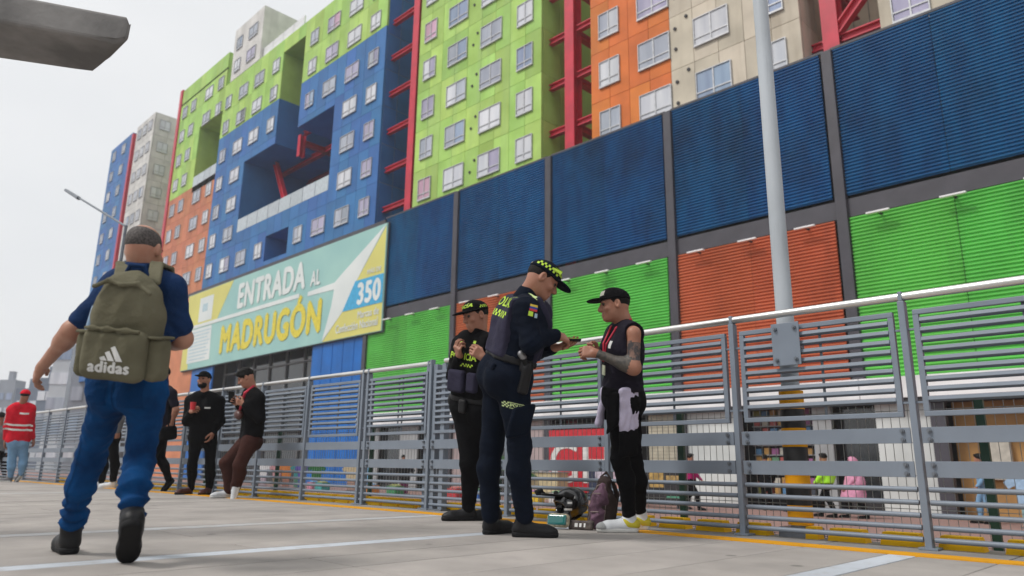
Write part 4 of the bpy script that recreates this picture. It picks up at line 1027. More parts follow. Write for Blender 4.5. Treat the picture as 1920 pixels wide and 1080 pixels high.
# ================================================================ PEOPLE
POSES = {
    'officer': ((-3.382, 3.431), {'head': [0.389, -0.159, 1.57], 'chin': [0.402, -0.119, 1.492], 'neck': [0.296, -0.212, 1.458], 'shR': [0.411, -0.335, 1.346], 'shL': [0.226, -0.027, 1.394], 'elR': [0.45, -0.323, 1.131], 'wrR': [0.493, -0.146, 1.205], 'haR': [0.488, -0.045, 1.193], 'elL': [0.148, 0.034, 1.163], 'wrL': [0.345, -0.014, 1.155], 'haL': [0.459, 0.008, 1.166], 'waist': [0.17, -0.216, 1.107], 'pel': [0.137, -0.215, 1.009], 'hipR': [0.216, -0.235, 0.918], 'hipL': [0.03, -0.165, 0.936], 'knR': [0.191, -0.143, 0.54], 'anR': [0.137, -0.038, 0.124], 'hlR': [0.065, -0.076, 0.027], 'toR': [0.247, 0.096, 0.012], 'knL': [-0.064, -0.14, 0.552], 'anL': [-0.11, -0.094, 0.123], 'hlL': [-0.14, -0.118, 0.022], 'toL': [-0.145, 0.029, 0.001]}),
    'police': ((-4.536, 4.128), {'head': [0.284, -0.274, 1.599], 'chin': [0.294, -0.314, 1.495], 'neck': [0.279, -0.229, 1.457], 'shR': [0.087, -0.252, 1.392], 'shL': [0.434, -0.215, 1.36], 'elR': [0.048, -0.277, 1.144], 'wrR': [0.214, -0.37, 1.257], 'haR': [0.244, -0.421, 1.324], 'elL': [0.461, -0.159, 1.11], 'wrL': [0.474, -0.347, 1.227], 'haL': [0.438, -0.416, 1.28], 'waist': [0.169, -0.17, 0.973], 'pel': [0.153, -0.153, 0.877], 'hipR': [0.065, -0.14, 0.796], 'hipL': [0.225, -0.123, 0.791], 'knR': [0.104, -0.139, 0.446], 'anR': [0.033, -0.074, 0.098], 'hlR': [0.057, -0.006, 0.012], 'toR': [-0.051, -0.232, 0.018], 'knL': [0.126, 0.028, 0.448], 'anL': [0.085, 0.124, 0.095], 'hlL': [0.112, 0.221, 0.019], 'toL': [0.042, 0.008, 0.014]}),
    'tattoo': ((-3.141, 4.285), {'head': [0.196, -0.331, 1.512], 'chin': [0.141, -0.358, 1.433], 'neck': [0.223, -0.262, 1.391], 'shL': [0.357, -0.342, 1.294], 'shR': [0.073, -0.161, 1.341], 'elL': [0.349, -0.342, 1.063], 'wrL': [0.158, -0.48, 1.161], 'haL': [0.091, -0.521, 1.173], 'elR': [0.028, -0.07, 1.118], 'wrR': [0.038, -0.303, 1.19], 'haR': [0.014, -0.378, 1.209], 'waist': [0.148, -0.189, 0.967], 'pel': [0.138, -0.178, 0.906], 'hipL': [0.167, -0.255, 0.834], 'hipR': [0.105, -0.06, 0.85], 'knL': [0.111, -0.187, 0.477], 'anL': [0.082, -0.06, 0.115], 'hlL': [0.112, -0.006, 0.046], 'toL': [-0.066, -0.235, -0.013], 'knR': [0.068, 0.025, 0.458], 'anR': [0.02, 0.154, 0.116], 'hlR': [0.049, 0.211, 0.036], 'toR': [-0.06, 0.008, 0.017]}),
    'walker': ((-3.686, 1.144), {'head': [0.301, -0.096, 1.347], 'chin': [0.217, -0.054, 1.276], 'neck': [0.299, -0.092, 1.248], 'shL': [0.237, -0.168, 1.161], 'shR': [0.409, 0.002, 1.164], 'elL': [0.127, -0.284, 0.971], 'wrL': [-0.106, -0.323, 0.833], 'haL': [-0.187, -0.326, 0.776], 'elR': [0.329, 0.109, 0.963], 'wrR': [0.042, 0.115, 0.959], 'haR': [-0.052, 0.083, 0.992], 'waist': [0.235, -0.066, 0.864], 'pel': [0.209, -0.058, 0.765], 'hipL': [0.139, -0.103, 0.695], 'hipR': [0.262, 0.018, 0.698], 'knL': [-0.105, -0.076, 0.419], 'anL': [-0.259, -0.067, 0.117], 'hlL': [-0.232, -0.064, 0.02], 'toL': [-0.546, -0.03, 0.027], 'knR': [0.21, 0.036, 0.415], 'anR': [0.324, -0.005, 0.19], 'hlR': [0.426, -0.036, 0.151], 'toR': [0.212, 0.037, -0.001]}),
    'red': ((-17.288, 3.604), {'head': [0.411, -0.164, 1.648], 'chin': [0.317, -0.098, 1.522], 'neck': [0.349, -0.172, 1.495], 'shL': [0.242, -0.311, 1.377], 'shR': [0.394, -0.025, 1.409], 'elL': [0.13, -0.31, 1.052], 'wrL': [-0.007, -0.275, 0.769], 'haL': [-0.031, -0.264, 0.668], 'elR': [0.218, 0.064, 1.067], 'wrR': [0.152, 0.149, 0.843], 'haR': [0.15, 0.183, 0.741], 'waist': [0.213, -0.113, 0.935], 'pel': [0.176, -0.104, 0.803], 'hipL': [0.158, -0.169, 0.73], 'hipR': [0.172, -0.012, 0.734], 'knL': [0.081, -0.129, 0.395], 'anL': [-0.015, -0.086, 0.121], 'hlL': [-0.001, -0.059, 0.041], 'toL': [-0.13, -0.136, 0.018], 'knR': [0.129, 0.052, 0.429], 'anR': [0.116, 0.058, 0.164], 'hlR': [0.164, 0.099, 0.185], 'toR': [0.057, 0.021, 0.021]}),
    'black': ((-10.246, 4.272), {'head': [0.315, -0.213, 1.514], 'chin': [0.365, -0.233, 1.38], 'neck': [0.293, -0.177, 1.345], 'shR': [0.135, -0.294, 1.23], 'shL': [0.413, -0.018, 1.235], 'elR': [0.086, -0.292, 0.961], 'wrR': [0.318, -0.349, 1.076], 'haR': [0.409, -0.339, 1.101], 'elL': [0.4, 0.033, 0.967], 'wrL': [0.37, -0.034, 0.823], 'haL': [0.359, -0.05, 0.752], 'waist': [0.198, -0.102, 0.86], 'pel': [0.175, -0.088, 0.754], 'hipR': [0.097, -0.141, 0.682], 'hipL': [0.241, 0.002, 0.685], 'knR': [0.04, -0.131, 0.365], 'anR': [-0.048, -0.077, 0.083], 'hlR': [-0.078, -0.043, 0.026], 'toR': [-0.03, -0.201, -0.012], 'knL': [0.214, 0.042, 0.368], 'anL': [0.127, 0.097, 0.087], 'hlL': [0.097, 0.131, 0.029], 'toL': [0.197, -0.0, -0.021]}),
    'brown': ((-8.97, 4.239), {'head': [0.312, -0.193, 1.447], 'chin': [0.275, -0.227, 1.355], 'neck': [0.327, -0.103, 1.316], 'shL': [0.479, -0.082, 1.191], 'shR': [0.08, -0.031, 1.237], 'elL': [0.492, -0.043, 0.949], 'wrL': [0.382, -0.211, 1.116], 'haL': [0.314, -0.278, 1.153], 'elR': [0.049, -0.013, 1.012], 'wrR': [0.17, -0.194, 1.128], 'haR': [0.171, -0.268, 1.175], 'waist': [0.228, -0.0, 0.862], 'pel': [0.188, 0.005, 0.733], 'hipL': [0.277, -0.033, 0.679], 'hipR': [0.053, 0.033, 0.684], 'knL': [0.203, -0.111, 0.397], 'anL': [0.051, -0.064, 0.123], 'hlL': [0.11, -0.022, 0.168], 'toL': [0.095, -0.052, 0.005], 'knR': [-0.079, -0.153, 0.42], 'anR': [-0.104, -0.065, 0.099], 'hlR': [-0.117, -0.01, 0.028], 'toR': [-0.142, -0.173, 0.004]}),
    'dark': ((-11.588, 4.241), {'head': [0.321, -0.266, 1.683], 'chin': [0.267, -0.276, 1.559], 'neck': [0.321, -0.207, 1.514], 'shL': [0.543, -0.176, 1.393], 'shR': [0.1, -0.17, 1.444], 'elL': [0.592, -0.106, 1.164], 'wrL': [0.462, -0.092, 0.963], 'haL': [0.407, -0.093, 0.887], 'elR': [0.001, -0.116, 1.174], 'wrR': [-0.079, -0.227, 1.051], 'haR': [-0.114, -0.248, 1.012], 'waist': [0.25, -0.115, 1.046], 'pel': [0.226, -0.099, 0.931], 'hipL': [0.289, -0.118, 0.835], 'hipR': [0.098, -0.079, 0.841], 'knL': [0.117, -0.184, 0.528], 'anL': [-0.065, -0.216, 0.099], 'hlL': [-0.055, -0.179, 0.023], 'toL': [-0.158, -0.276, 0.006], 'knR': [0.014, -0.033, 0.469], 'anR': [0.056, 0.111, 0.177], 'hlR': [0.115, 0.177, 0.155], 'toR': [-0.007, 0.11, -0.002]}),
    'hidden': ((-13.251, 4.059), {'head': [0.29, -0.287, 1.656], 'chin': [0.239, -0.294, 1.529], 'neck': [0.269, -0.238, 1.454], 'shL': [0.474, -0.165, 1.329], 'shR': [0.024, -0.269, 1.344], 'elL': [0.481, -0.103, 1.087], 'wrL': [0.378, -0.075, 0.881], 'haL': [0.355, -0.075, 0.814], 'elR': [-0.051, -0.23, 1.099], 'wrR': [-0.053, -0.216, 0.885], 'haR': [-0.077, -0.215, 0.817], 'waist': [0.186, -0.157, 0.984], 'pel': [0.167, -0.135, 0.866], 'hipL': [0.259, -0.107, 0.798], 'hipR': [0.052, -0.14, 0.8], 'knL': [0.219, -0.036, 0.48], 'anL': [0.138, 0.02, 0.128], 'hlL': [0.158, 0.075, 0.029], 'toL': [0.064, -0.033, -0.014], 'knR': [-0.041, -0.114, 0.461], 'anR': [-0.124, -0.073, 0.106], 'hlR': [-0.125, -0.045, 0.022], 'toR': [-0.196, -0.162, -0.012]}),
    'edge': ((-21.429, 4.168), {'head': [0.233, -0.262, 1.42], 'chin': [0.13, -0.198, 1.275], 'neck': [0.2, -0.225, 1.221], 'shL': [0.043, -0.338, 1.094], 'shR': [0.28, -0.103, 1.098], 'elL': [-0.01, -0.332, 0.843], 'wrL': [-0.071, -0.287, 0.62], 'haL': [-0.085, -0.27, 0.532], 'elR': [0.273, -0.053, 0.849], 'wrR': [0.2, -0.013, 0.612], 'haR': [0.179, -0.009, 0.537], 'waist': [0.1, -0.151, 0.722], 'pel': [0.084, -0.133, 0.623], 'hipL': [0.021, -0.178, 0.572], 'hipR': [0.131, -0.07, 0.574], 'knL': [-0.017, -0.15, 0.297], 'anL': [-0.092, -0.109, 0.048], 'hlL': [-0.041, -0.109, -0.013], 'toL': [-0.255, -0.083, 0.008], 'knR': [0.104, -0.001, 0.3], 'anR': [0.067, 0.04, 0.076], 'hlR': [0.118, 0.04, 0.015], 'toR': [-0.077, 0.085, 0.036]})}
IR = V3(.708, .706, 0); AW = V3(-.706, .708, 0); DN = V3(0, 0, -1)      # picture right, away from the camera, down
boots = dict(upper=K['leather'], sole=K['rubber'], laces=K['black'], sole_h=.03)
def face_mats(o, m, segs, rad):
    """second material on the faces of one mesh near given limb segments (tattoos)"""
    o.data.materials.append(m); me = o.data; n = len(me.polygons); c = np.empty(n*3); me.polygons.foreach_get('center', c); c = c.reshape(-1, 3); idx = np.zeros(n, np.int32)
    for a, b_ in segs:
        ab = b_-a; t = ((c-a)@ab)/(ab@ab); d = np.linalg.norm(c-a-np.clip(t, 0, 1)[:, None]*ab, axis=1); idx[(d < rad) & (t > 0) & (t < 1)] = len(o.data.materials)-1
    old = np.zeros(n, np.int32); me.polygons.foreach_get('material_index', old); me.polygons.foreach_set('material_index', np.where(idx > 0, idx, old).astype(np.int32))
def vest_part(q, e, m, name='vest', bottom=.03, vox=.010, noise=True):
    J, up, rt, fw = q['J'], q['up'], q['rt'], q['fw']
    T = Field(.045); q['torso'](T, e, False); T.cut(J['neck']+rt*.165, rt); T.cut(J['neck']-rt*.165, -rt); T.cut(J['waist']-up*bottom, -up); T.cut(J['neck']+up*.015, up-fw*.3)
    if noise: T.noise = (.0016, 26)
    T.fold(q['mid'], up, .09, .003, .2)
    return put(name, T.mesh(name, vox), m, q['root'])
def belt_part(q, e, m, z0=-.035, z1=.015, name='belt'):
    J, up = q['J'], q['up']; T = Field(.045); q['torso'](T, e); T.cut(J['waist']+up*z0, -up); T.cut(J['waist']+up*z1, up)
    return put(name, T.mesh(name, .009), m, q['root'])
def sdf_part(name, F, vox, m, parent): return put(name, F.mesh(name, vox), m, parent)

# ---------------------------------------------------------------- officer in the foreground
base, J = POSES['officer']
st = dict(collar=.095, tuck=True, top='long', top_name='uniform_shirt', top_m=K['navy'], trousers_m=K['navy'], shoe=boots, cap=K['navy'], band=K['navy'], hair='crop', facing=IR*.95+AW*.30, fold_k=.55, look=IR+AW*.12+DN*.62, vox=.013, voxc=.0095, voxf=.0042,
          palmR=AW*.8+DN*.6, curlR=.75, palmL=-DN, curlL=.35, leg_w=1.04, build=1.13, stack=.007, hs=1.02, cuff_w=1.1, cap_tilt=.05)
q = person('person', 'police officer in navy uniform and cap seen from behind, writing, holster at the hip', base, J, st)
J, up, rt, fw, root = q['J'], q['up'], q['rt'], q['fw'], q['root']
vest = vest_part(q, .042, K['vest'], bottom=.015); belt_part(q, .017, K['leather'])
bv = bvh_of([vest])
decal('lettering', text_mesh('POLIC\u00cdA', .085, .002, 1, sub=.02), K['lime_hv'], vest, bv, q['chest']-fw*.5+up*.06, rt, up)
decal('checks', checker_mesh(.30, .042, 14), K['lime_hv'], vest, bv, q['chest']-fw*.5-up*.015, rt, up)
sh = st['_shirt']; bs = bvh_of([sh, vest])
decal('shoulder_strip', rect_mesh(.12, .035, 10, 4), K['lime_pale'], sh, bs, (J['neck']*.35+J['shR']*.65)+up*.3+fw*.03, rt, fw, .004)
decal('shoulder_strip', rect_mesh(.12, .035, 10, 4), K['lime_pale'], sh, bs, (J['neck']*.35+J['shL']*.65)+up*.3+fw*.03, rt, fw, .004)
ua = unit(J['shR']-J['elR']); bsl = bvh_of([sh])
for k, (c_, m_) in enumerate((((.75, .55, .05), 'patch_yellow'), ((.02, .05, .35), 'patch_blue'), ((.6, .03, .04), 'patch_red'))):
    decal('flag_patch', rect_mesh(.055, .013, 6, 2), mat(m_, c_, .6), sh, bsl, J['shR']+up*(.035-.013*k)+rt*.4+fw*.025, fw, up, .0035)
decal('badge', rect_mesh(.030, .028, 4, 4), K['lime_hv'], sh, bsl, J['shR']-up*.015+rt*.4+fw*.01, fw, up, .0035); decal('badge', rect_mesh(.022, .026, 4, 4), mat('pale_blue_badge', (.35, .5, .6), .5), sh, bsl, J['shR']-up*.02+rt*.4+fw*.048, fw, up, .0035)
tr = st['_tr']; bt = bvh_of([tr]); th = J['hipR']*.80+J['knR']*.20; tu = unit(J['hipR']-J['knR'])
decal('lettering', text_mesh('POLIC\u00cdA', .028, .0012, 1.0, sub=.012), K['lime_pale'], tr, bt, th+rt*.4+fw*.01, fw, tu)
for dz in (-.017, .017): decal('stripe', rect_mesh(.12, .004, 16, 1), K['lime_pale'], tr, bt, th+rt*.4+fw*.01+tu*dz, fw, tu)
for dx in (-.065, .085): decal('checks', checker_mesh(.034, .036, 4, 4), K['lime_pale'], tr, bt, th+rt*.4+fw*dx, fw, tu)
F = Field(.012); F.box(J['hipR']*.46+J['knR']*.54+rt*.080, (fw, rt, tu), (.07, .022, .095), .02); pk = sdf_part('cargo_pocket', F, .008, K['navy'], tr)
F = Field(.01); F.box(J['pel']+up*.02-q['hfw']*.135+rt*.07, (q['hrt'], q['hfw'], up), (.06, .016, .022), .01); sdf_part('pocket_flap', F, .007, K['navy'], tr)
h0 = J['waist']*.35+J['pel']*.65+rt*.228+fw*.05
F = Field(.012); F.box(h0-up*.04, (fw, rt, up), (.03, .022, .085), .015); F.box(h0+up*.03-rt*.02, (fw, rt, up), (.045, .012, .03), .008); F.cone(h0+up*.05, h0+fw*.02-up*.11, .026, .02); holster = sdf_part('holster', F, .006, K['leather'], root)
F = Field(.008); F.cone(h0+up*.045-fw*.01, h0+up*.10-fw*.055, .017, .02); F.box(h0+up*.055+fw*.02, (fw, rt, up), (.03, .013, .018), .006); sdf_part('pistol_grip', F, .005, K['rubber'], holster)
F = Field(.008); F.cone(h0+up*.09-fw*.045, h0+up*.108-fw*.065, .021, .021); sdf_part('grip_cap', F, .005, mat('grey_metal', (.3, .3, .31), .35, metal=.6), holster)
F = Field(.015); F.box(q['mid']+fw*.13-up*.03, (rt, fw, up), (.11, .045, .10), .03); sdf_part('chest_pouch', F, .009, K['vest'], vest)
F = Field(.006); w = unit(J['wrR']-J['elR']); F.cone(J['wrR']-w*.035, J['wrR']-w*.012, .0385, .037); wt = sdf_part('wristwatch', F, .006, K['rubber'], root)
Q, hr, cf_, cu, cap = st['_capframe']; bc = bvh_of([cap]+[o for o in cap.children if o.name.startswith('sweat')])
decal('checks', checker_mesh(.17, .032, 12, 2), K['lime_hv'], cap, bc, Q(.4, .005, .030), cf_, cu, .0025, .6)
decal('lettering', text_mesh('POLIC\u00cdA', .042, .002, 1, sub=.012), K['lime_hv'], cap, bc, Q(0, .5, .045), -hr, cu, .0025, .7)
decal('cap_strap', rect_mesh(.05, .012, 6, 2), mat('tan_strap', (.6, .42, .2), .6), cap, bc, Q(0, -.5, .012), hr, cu, .002, .6)
# citation device held in both hands
hp = (J['haR']+J['haL'])/2+IR*.03
dv = empty('handheld_device', (base[0], base[1], 0)); tag(dv, 'small dark handheld device with lime edge in the foreground officer\'s hands', 'device')
F = Field(.004); F.box(hp+V3(0, 0, .012), (IR, AW, V3(0, 0, 1)), (.055, .032, .006), .005); sdf_part('case', F, .004, K['rubber'], dv)
F = Field(.003); F.box(hp+V3(0, 0, .019), (IR, AW, V3(0, 0, 1)), (.045, .026, .002), .002); sdf_part('screen', F, .0035, K['lime_hv'], dv)

# ---------------------------------------------------------------- second officer
base, J = POSES['police']
st = dict(collar=.035, fold_k=.55, tuck=True, top='long', top_name='uniform_shirt', top_m=K['black'], trousers_m=K['black'], shoe=boots, cap=K['black'], hair='crop', look=-IR*.8-AW*.5+DN*.28, vox=.015, voxc=.011, voxf=.0045,
          palmR=unit(IR*.6+AW*.6), curlR=1.0, palmL=unit(-IR*.2+AW), curlL=1.0, build=1.1, hs=1.05, leg_w=1.05)
q = person('person', 'police officer in black uniform facing us, both hands on his vest, lime POLICIA lettering', base, J, st)
J, up, rt, fw, root = q['J'], q['up'], q['rt'], q['fw'], q['root']
vest = vest_part(q, .036, K['black'], bottom=.01); belt_part(q, .019, K['leather'], -.045, .02)
bv = bvh_of([vest]); ch = q['chest']
decal('lettering', text_mesh('POLIC\u00cdA', .072, .0025, 1, sub=.02), K['lime_hv'], vest, bv, ch+fw*.5-up*.02, -rt, up)
decal('checks', checker_mesh(.22, .026, 12), K['lime_hv'], vest, bv, ch+fw*.5-up*.085, -rt, up)
for x, z, w, h in ((-.09, .085, .05, .018), (.06, .10, .04, .022)): decal('badge', rect_mesh(w, h, 6, 4), K['lime_hv'], vest, bv, ch+fw*.5+up*z-rt*x, -rt, up)
decal('badge', rect_mesh(.05, .04, 6, 4), mat('blue_badge', (.12, .42, .75), .5), vest, bv, ch+fw*.5-up*.155+rt*.02, -rt, up); decal('badge', rect_mesh(.035, .03, 6, 4), K['lime_hv'], vest, bv, ch+fw*.5-up*.165+rt*.10, -rt, up)
F = Field(.015); F.box(q['mid']+fw*.15-up*.055+rt*.06, (rt, fw, up), (.085, .035, .09), .025); F.box(q['mid']+fw*.145-up*.05-rt*.10, (rt, fw, up), (.05, .03, .08), .02); sdf_part('chest_pouch', F, .009, K['vest'], vest)
F = Field(.012); F.ell(J['waist']+rt*.17*1.0+fw*.06-up*.055, (rt, fw, up), (.04, .045, .06)); rd = sdf_part('radio_pouch', F, .007, K['leather'], root)
F = Field(.012); F.box(J['waist']-rt*.02+fw*.14-up*.07, (rt, fw, up), (.035, .025, .055), .015); sdf_part('belt_pouch', F, .007, K['leather'], root)
Q, hr, cf_, cu, cap = st['_capframe']; bc = bvh_of([cap]+[o for o in cap.children if o.name.startswith('sweat')])
decal('lettering', text_mesh('POLIC\u00cdA', .036, .002, 1, sub=.012), K['lime_hv'], cap, bc, Q(0, .5, .045), -hr, cu, .0025, .7)
decal('checks', checker_mesh(.08, .022, 7, 2), K['lime_hv'], cap, bc, Q(-.4, -.03, .025), -cf_, cu, .0025, .6)

# ---------------------------------------------------------------- man with tattooed arm
base, J = POSES['tattoo']
sn = dict(upper=K['shoe_w'], sole=K['sole_w'], laces=mat('blue_laces', (.03, .12, .25), .6), panel=K['shoe_y'], toe=mat('grey_suede', (.30, .31, .31), .8), sole_h=.034)
st = dict(top='tank', top_m=K['blackv'], trousers_m=K['black'], shoe=sn, cap=K['black'], hair='crop', look=-IR+DN*.10-AW*.05, vox=.012, voxc=.0095, voxf=.0042,
          palmL=V3(0, 0, -.3)+AW, curlL=1.1, palmR=-AW, curlR=1.1, leg_w=.86, build=.98, fold_k=.6, skin=K['skin'], hem=-.045, top_e=.016)
q = person('person', 'man in black cap and sleeveless top with a tattooed forearm, facing the officers', base, J, st)
J, up, rt, fw, root = q['J'], q['up'], q['rt'], q['fw'], q['root']
face_mats(q['body'], K['tattoo'], [(J['shL']+DN*.06, J['elL']-DN*.05)], .075); face_mats(q['body'], K['sleeve_tattoo'], [(J['elL']+(J['wrL']-J['elL'])*.12, J['wrL'])], .07)
bsh = bvh_of([st['_shirt']])
F = Field(.006); c0 = J['neck']; 
for sg in (-1, 1): F.chain((c0-fw*.03+rt*.055*sg+up*.03, c0+fw*.075+rt*.05*sg-up*.03, c0+fw*.135+rt*.03*sg-up*.14, c0+fw*.145-up*.26), (.009, .009, .008, .007))
ly = sdf_part('lanyard', F, .006, K['strap'], root)
F = Field(.004); F.box(c0+fw*.150-up*.31+DN*.0-rt*.02, (rt, fw, up), (.030, .004, .045), .003); cd = sdf_part('id_card', F, .004, mat('id_card_plastic', (.55, .60, .42), .3), ly)
F = Field(.004); F.box(c0+fw*.150-up*.275-rt*.02, (rt, fw, up), (.032, .006, .010), .003); sdf_part('card_holder', F, .004, K['rubber'], cd)
tr = st['_tr']; bt = bvh_of([tr]); th = J['hipL']*.72+J['knL']*.28; tu = unit(J['hipL']-J['knL'])
decal('emblem', rect_mesh(.075, .022, 10, 3), K['print_y'], tr, bt, th-q['hrt']*.4+q['hfw']*.015, -q['hfw'], tu); decal('emblem', text_mesh('SO', .024, .001, 1.3, sub=.012), K['black'], tr, bt, th-q['hrt']*.4+q['hfw']*.015, -q['hfw'], tu, .005)
# jersey knotted round the waist
F = Field(.03); F.cone(J['pel']+up*.03+q['hrt']*.08, J['pel']+up*.03-q['hrt']*.08, .122, .122); F.cut(J['pel']+up*.07, up); F.cut(J['pel']-up*.0, -up); F.noise = (.004, 40); tj = sdf_part('tied_jersey', F, .009, K['black'], root)
bk = J['pel']-q['hfw']*.085-q['hrt']*.135
F = Field(.02); F.box(bk-up*.07, (unit(q['hrt']-q['hfw']*.45), unit(q['hfw']+q['hrt']*.45), up), (.085, .02, .15), .018); F.noise = (.004, 30); F.fold(bk-up*.1, q['hrt'], .05, .006, .2); wp = sdf_part('white_panel', F, .009, K['lilac'], tj)
F = Field(.02); F.box(bk-up*.29-q['hfw']*.005, (unit(q['hrt']-q['hfw']*.45), unit(q['hfw']+q['hrt']*.45), up), (.085, .018, .095), .016); F.noise = (.004, 30); bp = sdf_part('black_panel', F, .009, K['black'], tj)
F = Field(.015); F.box(bk+q['hfw']*.085-up*.12-q['hrt']*.055, (unit(q['hrt']-q['hfw']*.3), q['hfw'], up), (.02, .05, .17), .015); F.cut(bk+q['hfw']*.085-up*.2, -up-q['hfw']*.9); F.noise = (.004, 30); sdf_part('black_panel', F, .009, K['black'], tj)
nx = -q['hrt']; bwp = bvh_of([wp, bp])
decal('piping', rect_mesh(.08, .008, 8, 1), K['print_w'], bp, bwp, bk-up*.235+nx*.4-q['hfw']*.2, -q['hfw'], up); decal('piping', rect_mesh(.008, .08, 1, 8), K['print_w'], bp, bwp, bk-up*.27+nx*.4-q['hfw']*.23, -q['hfw'], up)
kf = J['pel']+q['hfw']*.125-q['hrt']*.03
F = Field(.02); F.ell(kf+up*.02, (q['hrt'], q['hfw'], up), (.035, .03, .035)); F.cone(kf, kf-up*.20+q['hfw']*.035, .020, .03); F.noise = (.004, 40); sdf_part('jersey_sleeve', F, .008, K['lilac'], tj)
F = Field(.02); F.cone(kf+q['hrt']*.05, kf-up*.16+q['hrt']*.06+q['hfw']*.01, .018, .026); F.noise = (.004, 40); sdf_part('jersey_sleeve', F, .008, K['black'], tj)
decal('shirt_print', rect_mesh(.04, .05, 5, 5), K['print_w'], st['_shirt'], bsh, q['chest']+fw*.5-rt*.09, -rt, up)
Q, hr, cf_, cu, cap = st['_capframe']; bc = bvh_of([cap])
decal('cap_patch', rect_mesh(.045, .034, 8, 6), mat('cap_patch_grey', (.36, .36, .30), .6), cap, bc, Q(-.2, .45, .045), -hr*.9-cf_*.42, cu, .003, .8)

# ---------------------------------------------------------------- walking man with olive backpack
base, J = POSES['walker']
J['hlR'][2] = .17
ws = dict(upper=K['leather'], sole=K['rubber'], sole_h=.032, k=1.16)
st = dict(top='tee', top_m=K['polo'], trousers_m=K['denim'], shoe=ws, hair='crop', bald=True, hair_m=K['hair_g'], look=AW+IR*.06+DN*.12, vox=.011, voxc=.0095, voxf=.0042, voxh=.0032, s=.89, hs=1.04,
          lift=('Rhl', 'Lto0'), curlL=.45, curlR=.8, palmL=unit(IR*.7+AW*.5), palmR=unit(-IR), leg_w=.96, build=.95, fold_k=1.1, stack=.017, cuff=.03, skin=K['skin_l'], sleeve=1.12, cuff_w=1.12)
q = person('person', 'balding man in navy polo and blue jeans walking away with a backpack', base, J, st)
J, up, rt, fw, root = q['J'], q['up'], q['rt'], q['fw'], q['root']
F = Field(.01); nb = J['neck']; F.cone(nb-fw*.01+up*.0, nb+up*.045+fw*.01, .082, .070); F.cut(nb+up*.045, up-fw*.2); F.noise = (.002, 40); sdf_part('collar', F, .008, K['polo'], st['_shirt'])
btr = bvh_of([st['_tr']]); K['denim_d'] = cloth('dark_denim_patch', (.003, .036, .12))
for sg in (-1, 1): decal('back_pocket', rect_mesh(.10, .11, 8, 8), K['denim_d'], st['_tr'], btr, J['pel']-q['hfw']*.5-up*.045+q['hrt']*sg*.075, q['hrt'], up, .003)
decal('seam', rect_mesh(.006, .20, 1, 14), K['denim_d'], st['_tr'], btr, J['pel']-q['hfw']*.5-up*.02, q['hrt'], up, .002)
for q_ in 'LR':
    kk, aa = J['kn'+q_], J['an'+q_]; decal('seam', rect_mesh(.006, .34, 1, 20), K['denim_d'], st['_tr'], btr, kk*.6+aa*.4-q['hfw']*.5, q['hrt'], unit(kk-aa), .002)
bp_ = empty('backpack', (base[0], base[1], 0)); tag(bp_, 'olive green backpack with white three-bar logo on the walking man\'s back', 'backpack')
bc0 = J['neck']*.46+J['waist']*.54-fw*.205-up*.025+rt*.075
A3 = (rt, fw, up)
F = Field(.05); F.box(bc0-up*.06, A3, (.138, .085, .165), .07); F.ell(bc0+up*.10, A3, (.125, .085, .125)); F.fold(bc0+up*.1, rt, .09, .006, .16); F.fold(bc0, up, .1, .004, .2); F.noise = (.003, 20)
main = sdf_part('main_compartment', F, .009, K['olive'], bp_)
F = Field(.03); F.box(bc0-up*.125-fw*.075, A3, (.128, .045, .105), .038); F.fold(bc0-up*.03-fw*.1, rt, .07, .005, .12); F.noise = (.003, 22); pocket = sdf_part('front_pocket', F, .008, K['olive'], bp_)
F = Field(.012); F.cone(bc0-up*.022-fw*.112-rt*.105, bc0-up*.022-fw*.112+rt*.105, .011, .011); F.fold(bc0-up*.02-fw*.11, rt, .06, .004, .2); sdf_part('zip_flap', F, .006, K['olive'], pocket)
F = Field(.012); F.chain((bc0+up*.145-fw*.078-rt*.115, bc0+up*.175-fw*.075-rt*.06, bc0+up*.160-fw*.085, bc0+up*.172-fw*.075+rt*.06, bc0+up*.135-fw*.078+rt*.115), (.010,)*5); sdf_part('top_zip_flap', F, .006, K['olive'], main)
for sg in (-1, 1):
    F = Field(.02); F.box(bc0-up*.13+rt*sg*.142, A3, (.036, .06, .095), .03); F.noise = (.003, 22); sp = sdf_part('side_pocket', F, .008, K['olive'], bp_)
    F = Field(.006); F.cone(bc0-up*.04+rt*sg*.144-fw*.05, bc0-up*.04+rt*sg*.144+fw*.05, .034, .034); F.cut(bc0-up*.035, up); F.cut(bc0-up*.048, -up); sdf_part('pocket_hem', F, .006, K['olive'], sp)
    shp = J['neck']*.38+J['sh'+('R' if sg > 0 else 'L')]*.62; F = Field(.015)
    a_ = bc0+up*.185+rt*sg*.07+fw*.03; b_ = shp+up*.078-fw*.045; c_ = shp+up*.066+fw*.055; d_ = shp-up*.06+fw*.135
    for p0, p1 in ((a_, b_), (b_, c_), (c_, d_)):
        for w_ in (-.02, 0, .02): F.cone(p0+rt*w_, p1+rt*w_, .011, .011, .008)
    sdf_part('shoulder_strap', F, .006, K['olive'], bp_)
F = Field(.006); hh = bc0+up*.215+fw*.02; F.chain((hh-rt*.045, hh-rt*.03+up*.035, hh+rt*.03+up*.035, hh+rt*.045), (.009,)*4); sdf_part('grab_handle', F, .005, K['polo'], bp_)
F = Field(.01); F.cone(bc0+rt*-.165-up*.045+fw*.02, bc0-rt*.150+up*.055+fw*.02, .022, .02); sdf_part('water_bottle', F, .007, mat('blue_bottle', (.25, .38, .55), .25), bp_)
bvp = bvh_of([pocket]); lo_ = bc0-up*.145-fw*.5
decal('lettering', text_mesh('adidas', .062, .0034, .98, sub=.012), K['print_w'], pocket, bvp, lo_-up*.028+rt*.01, rt, up)
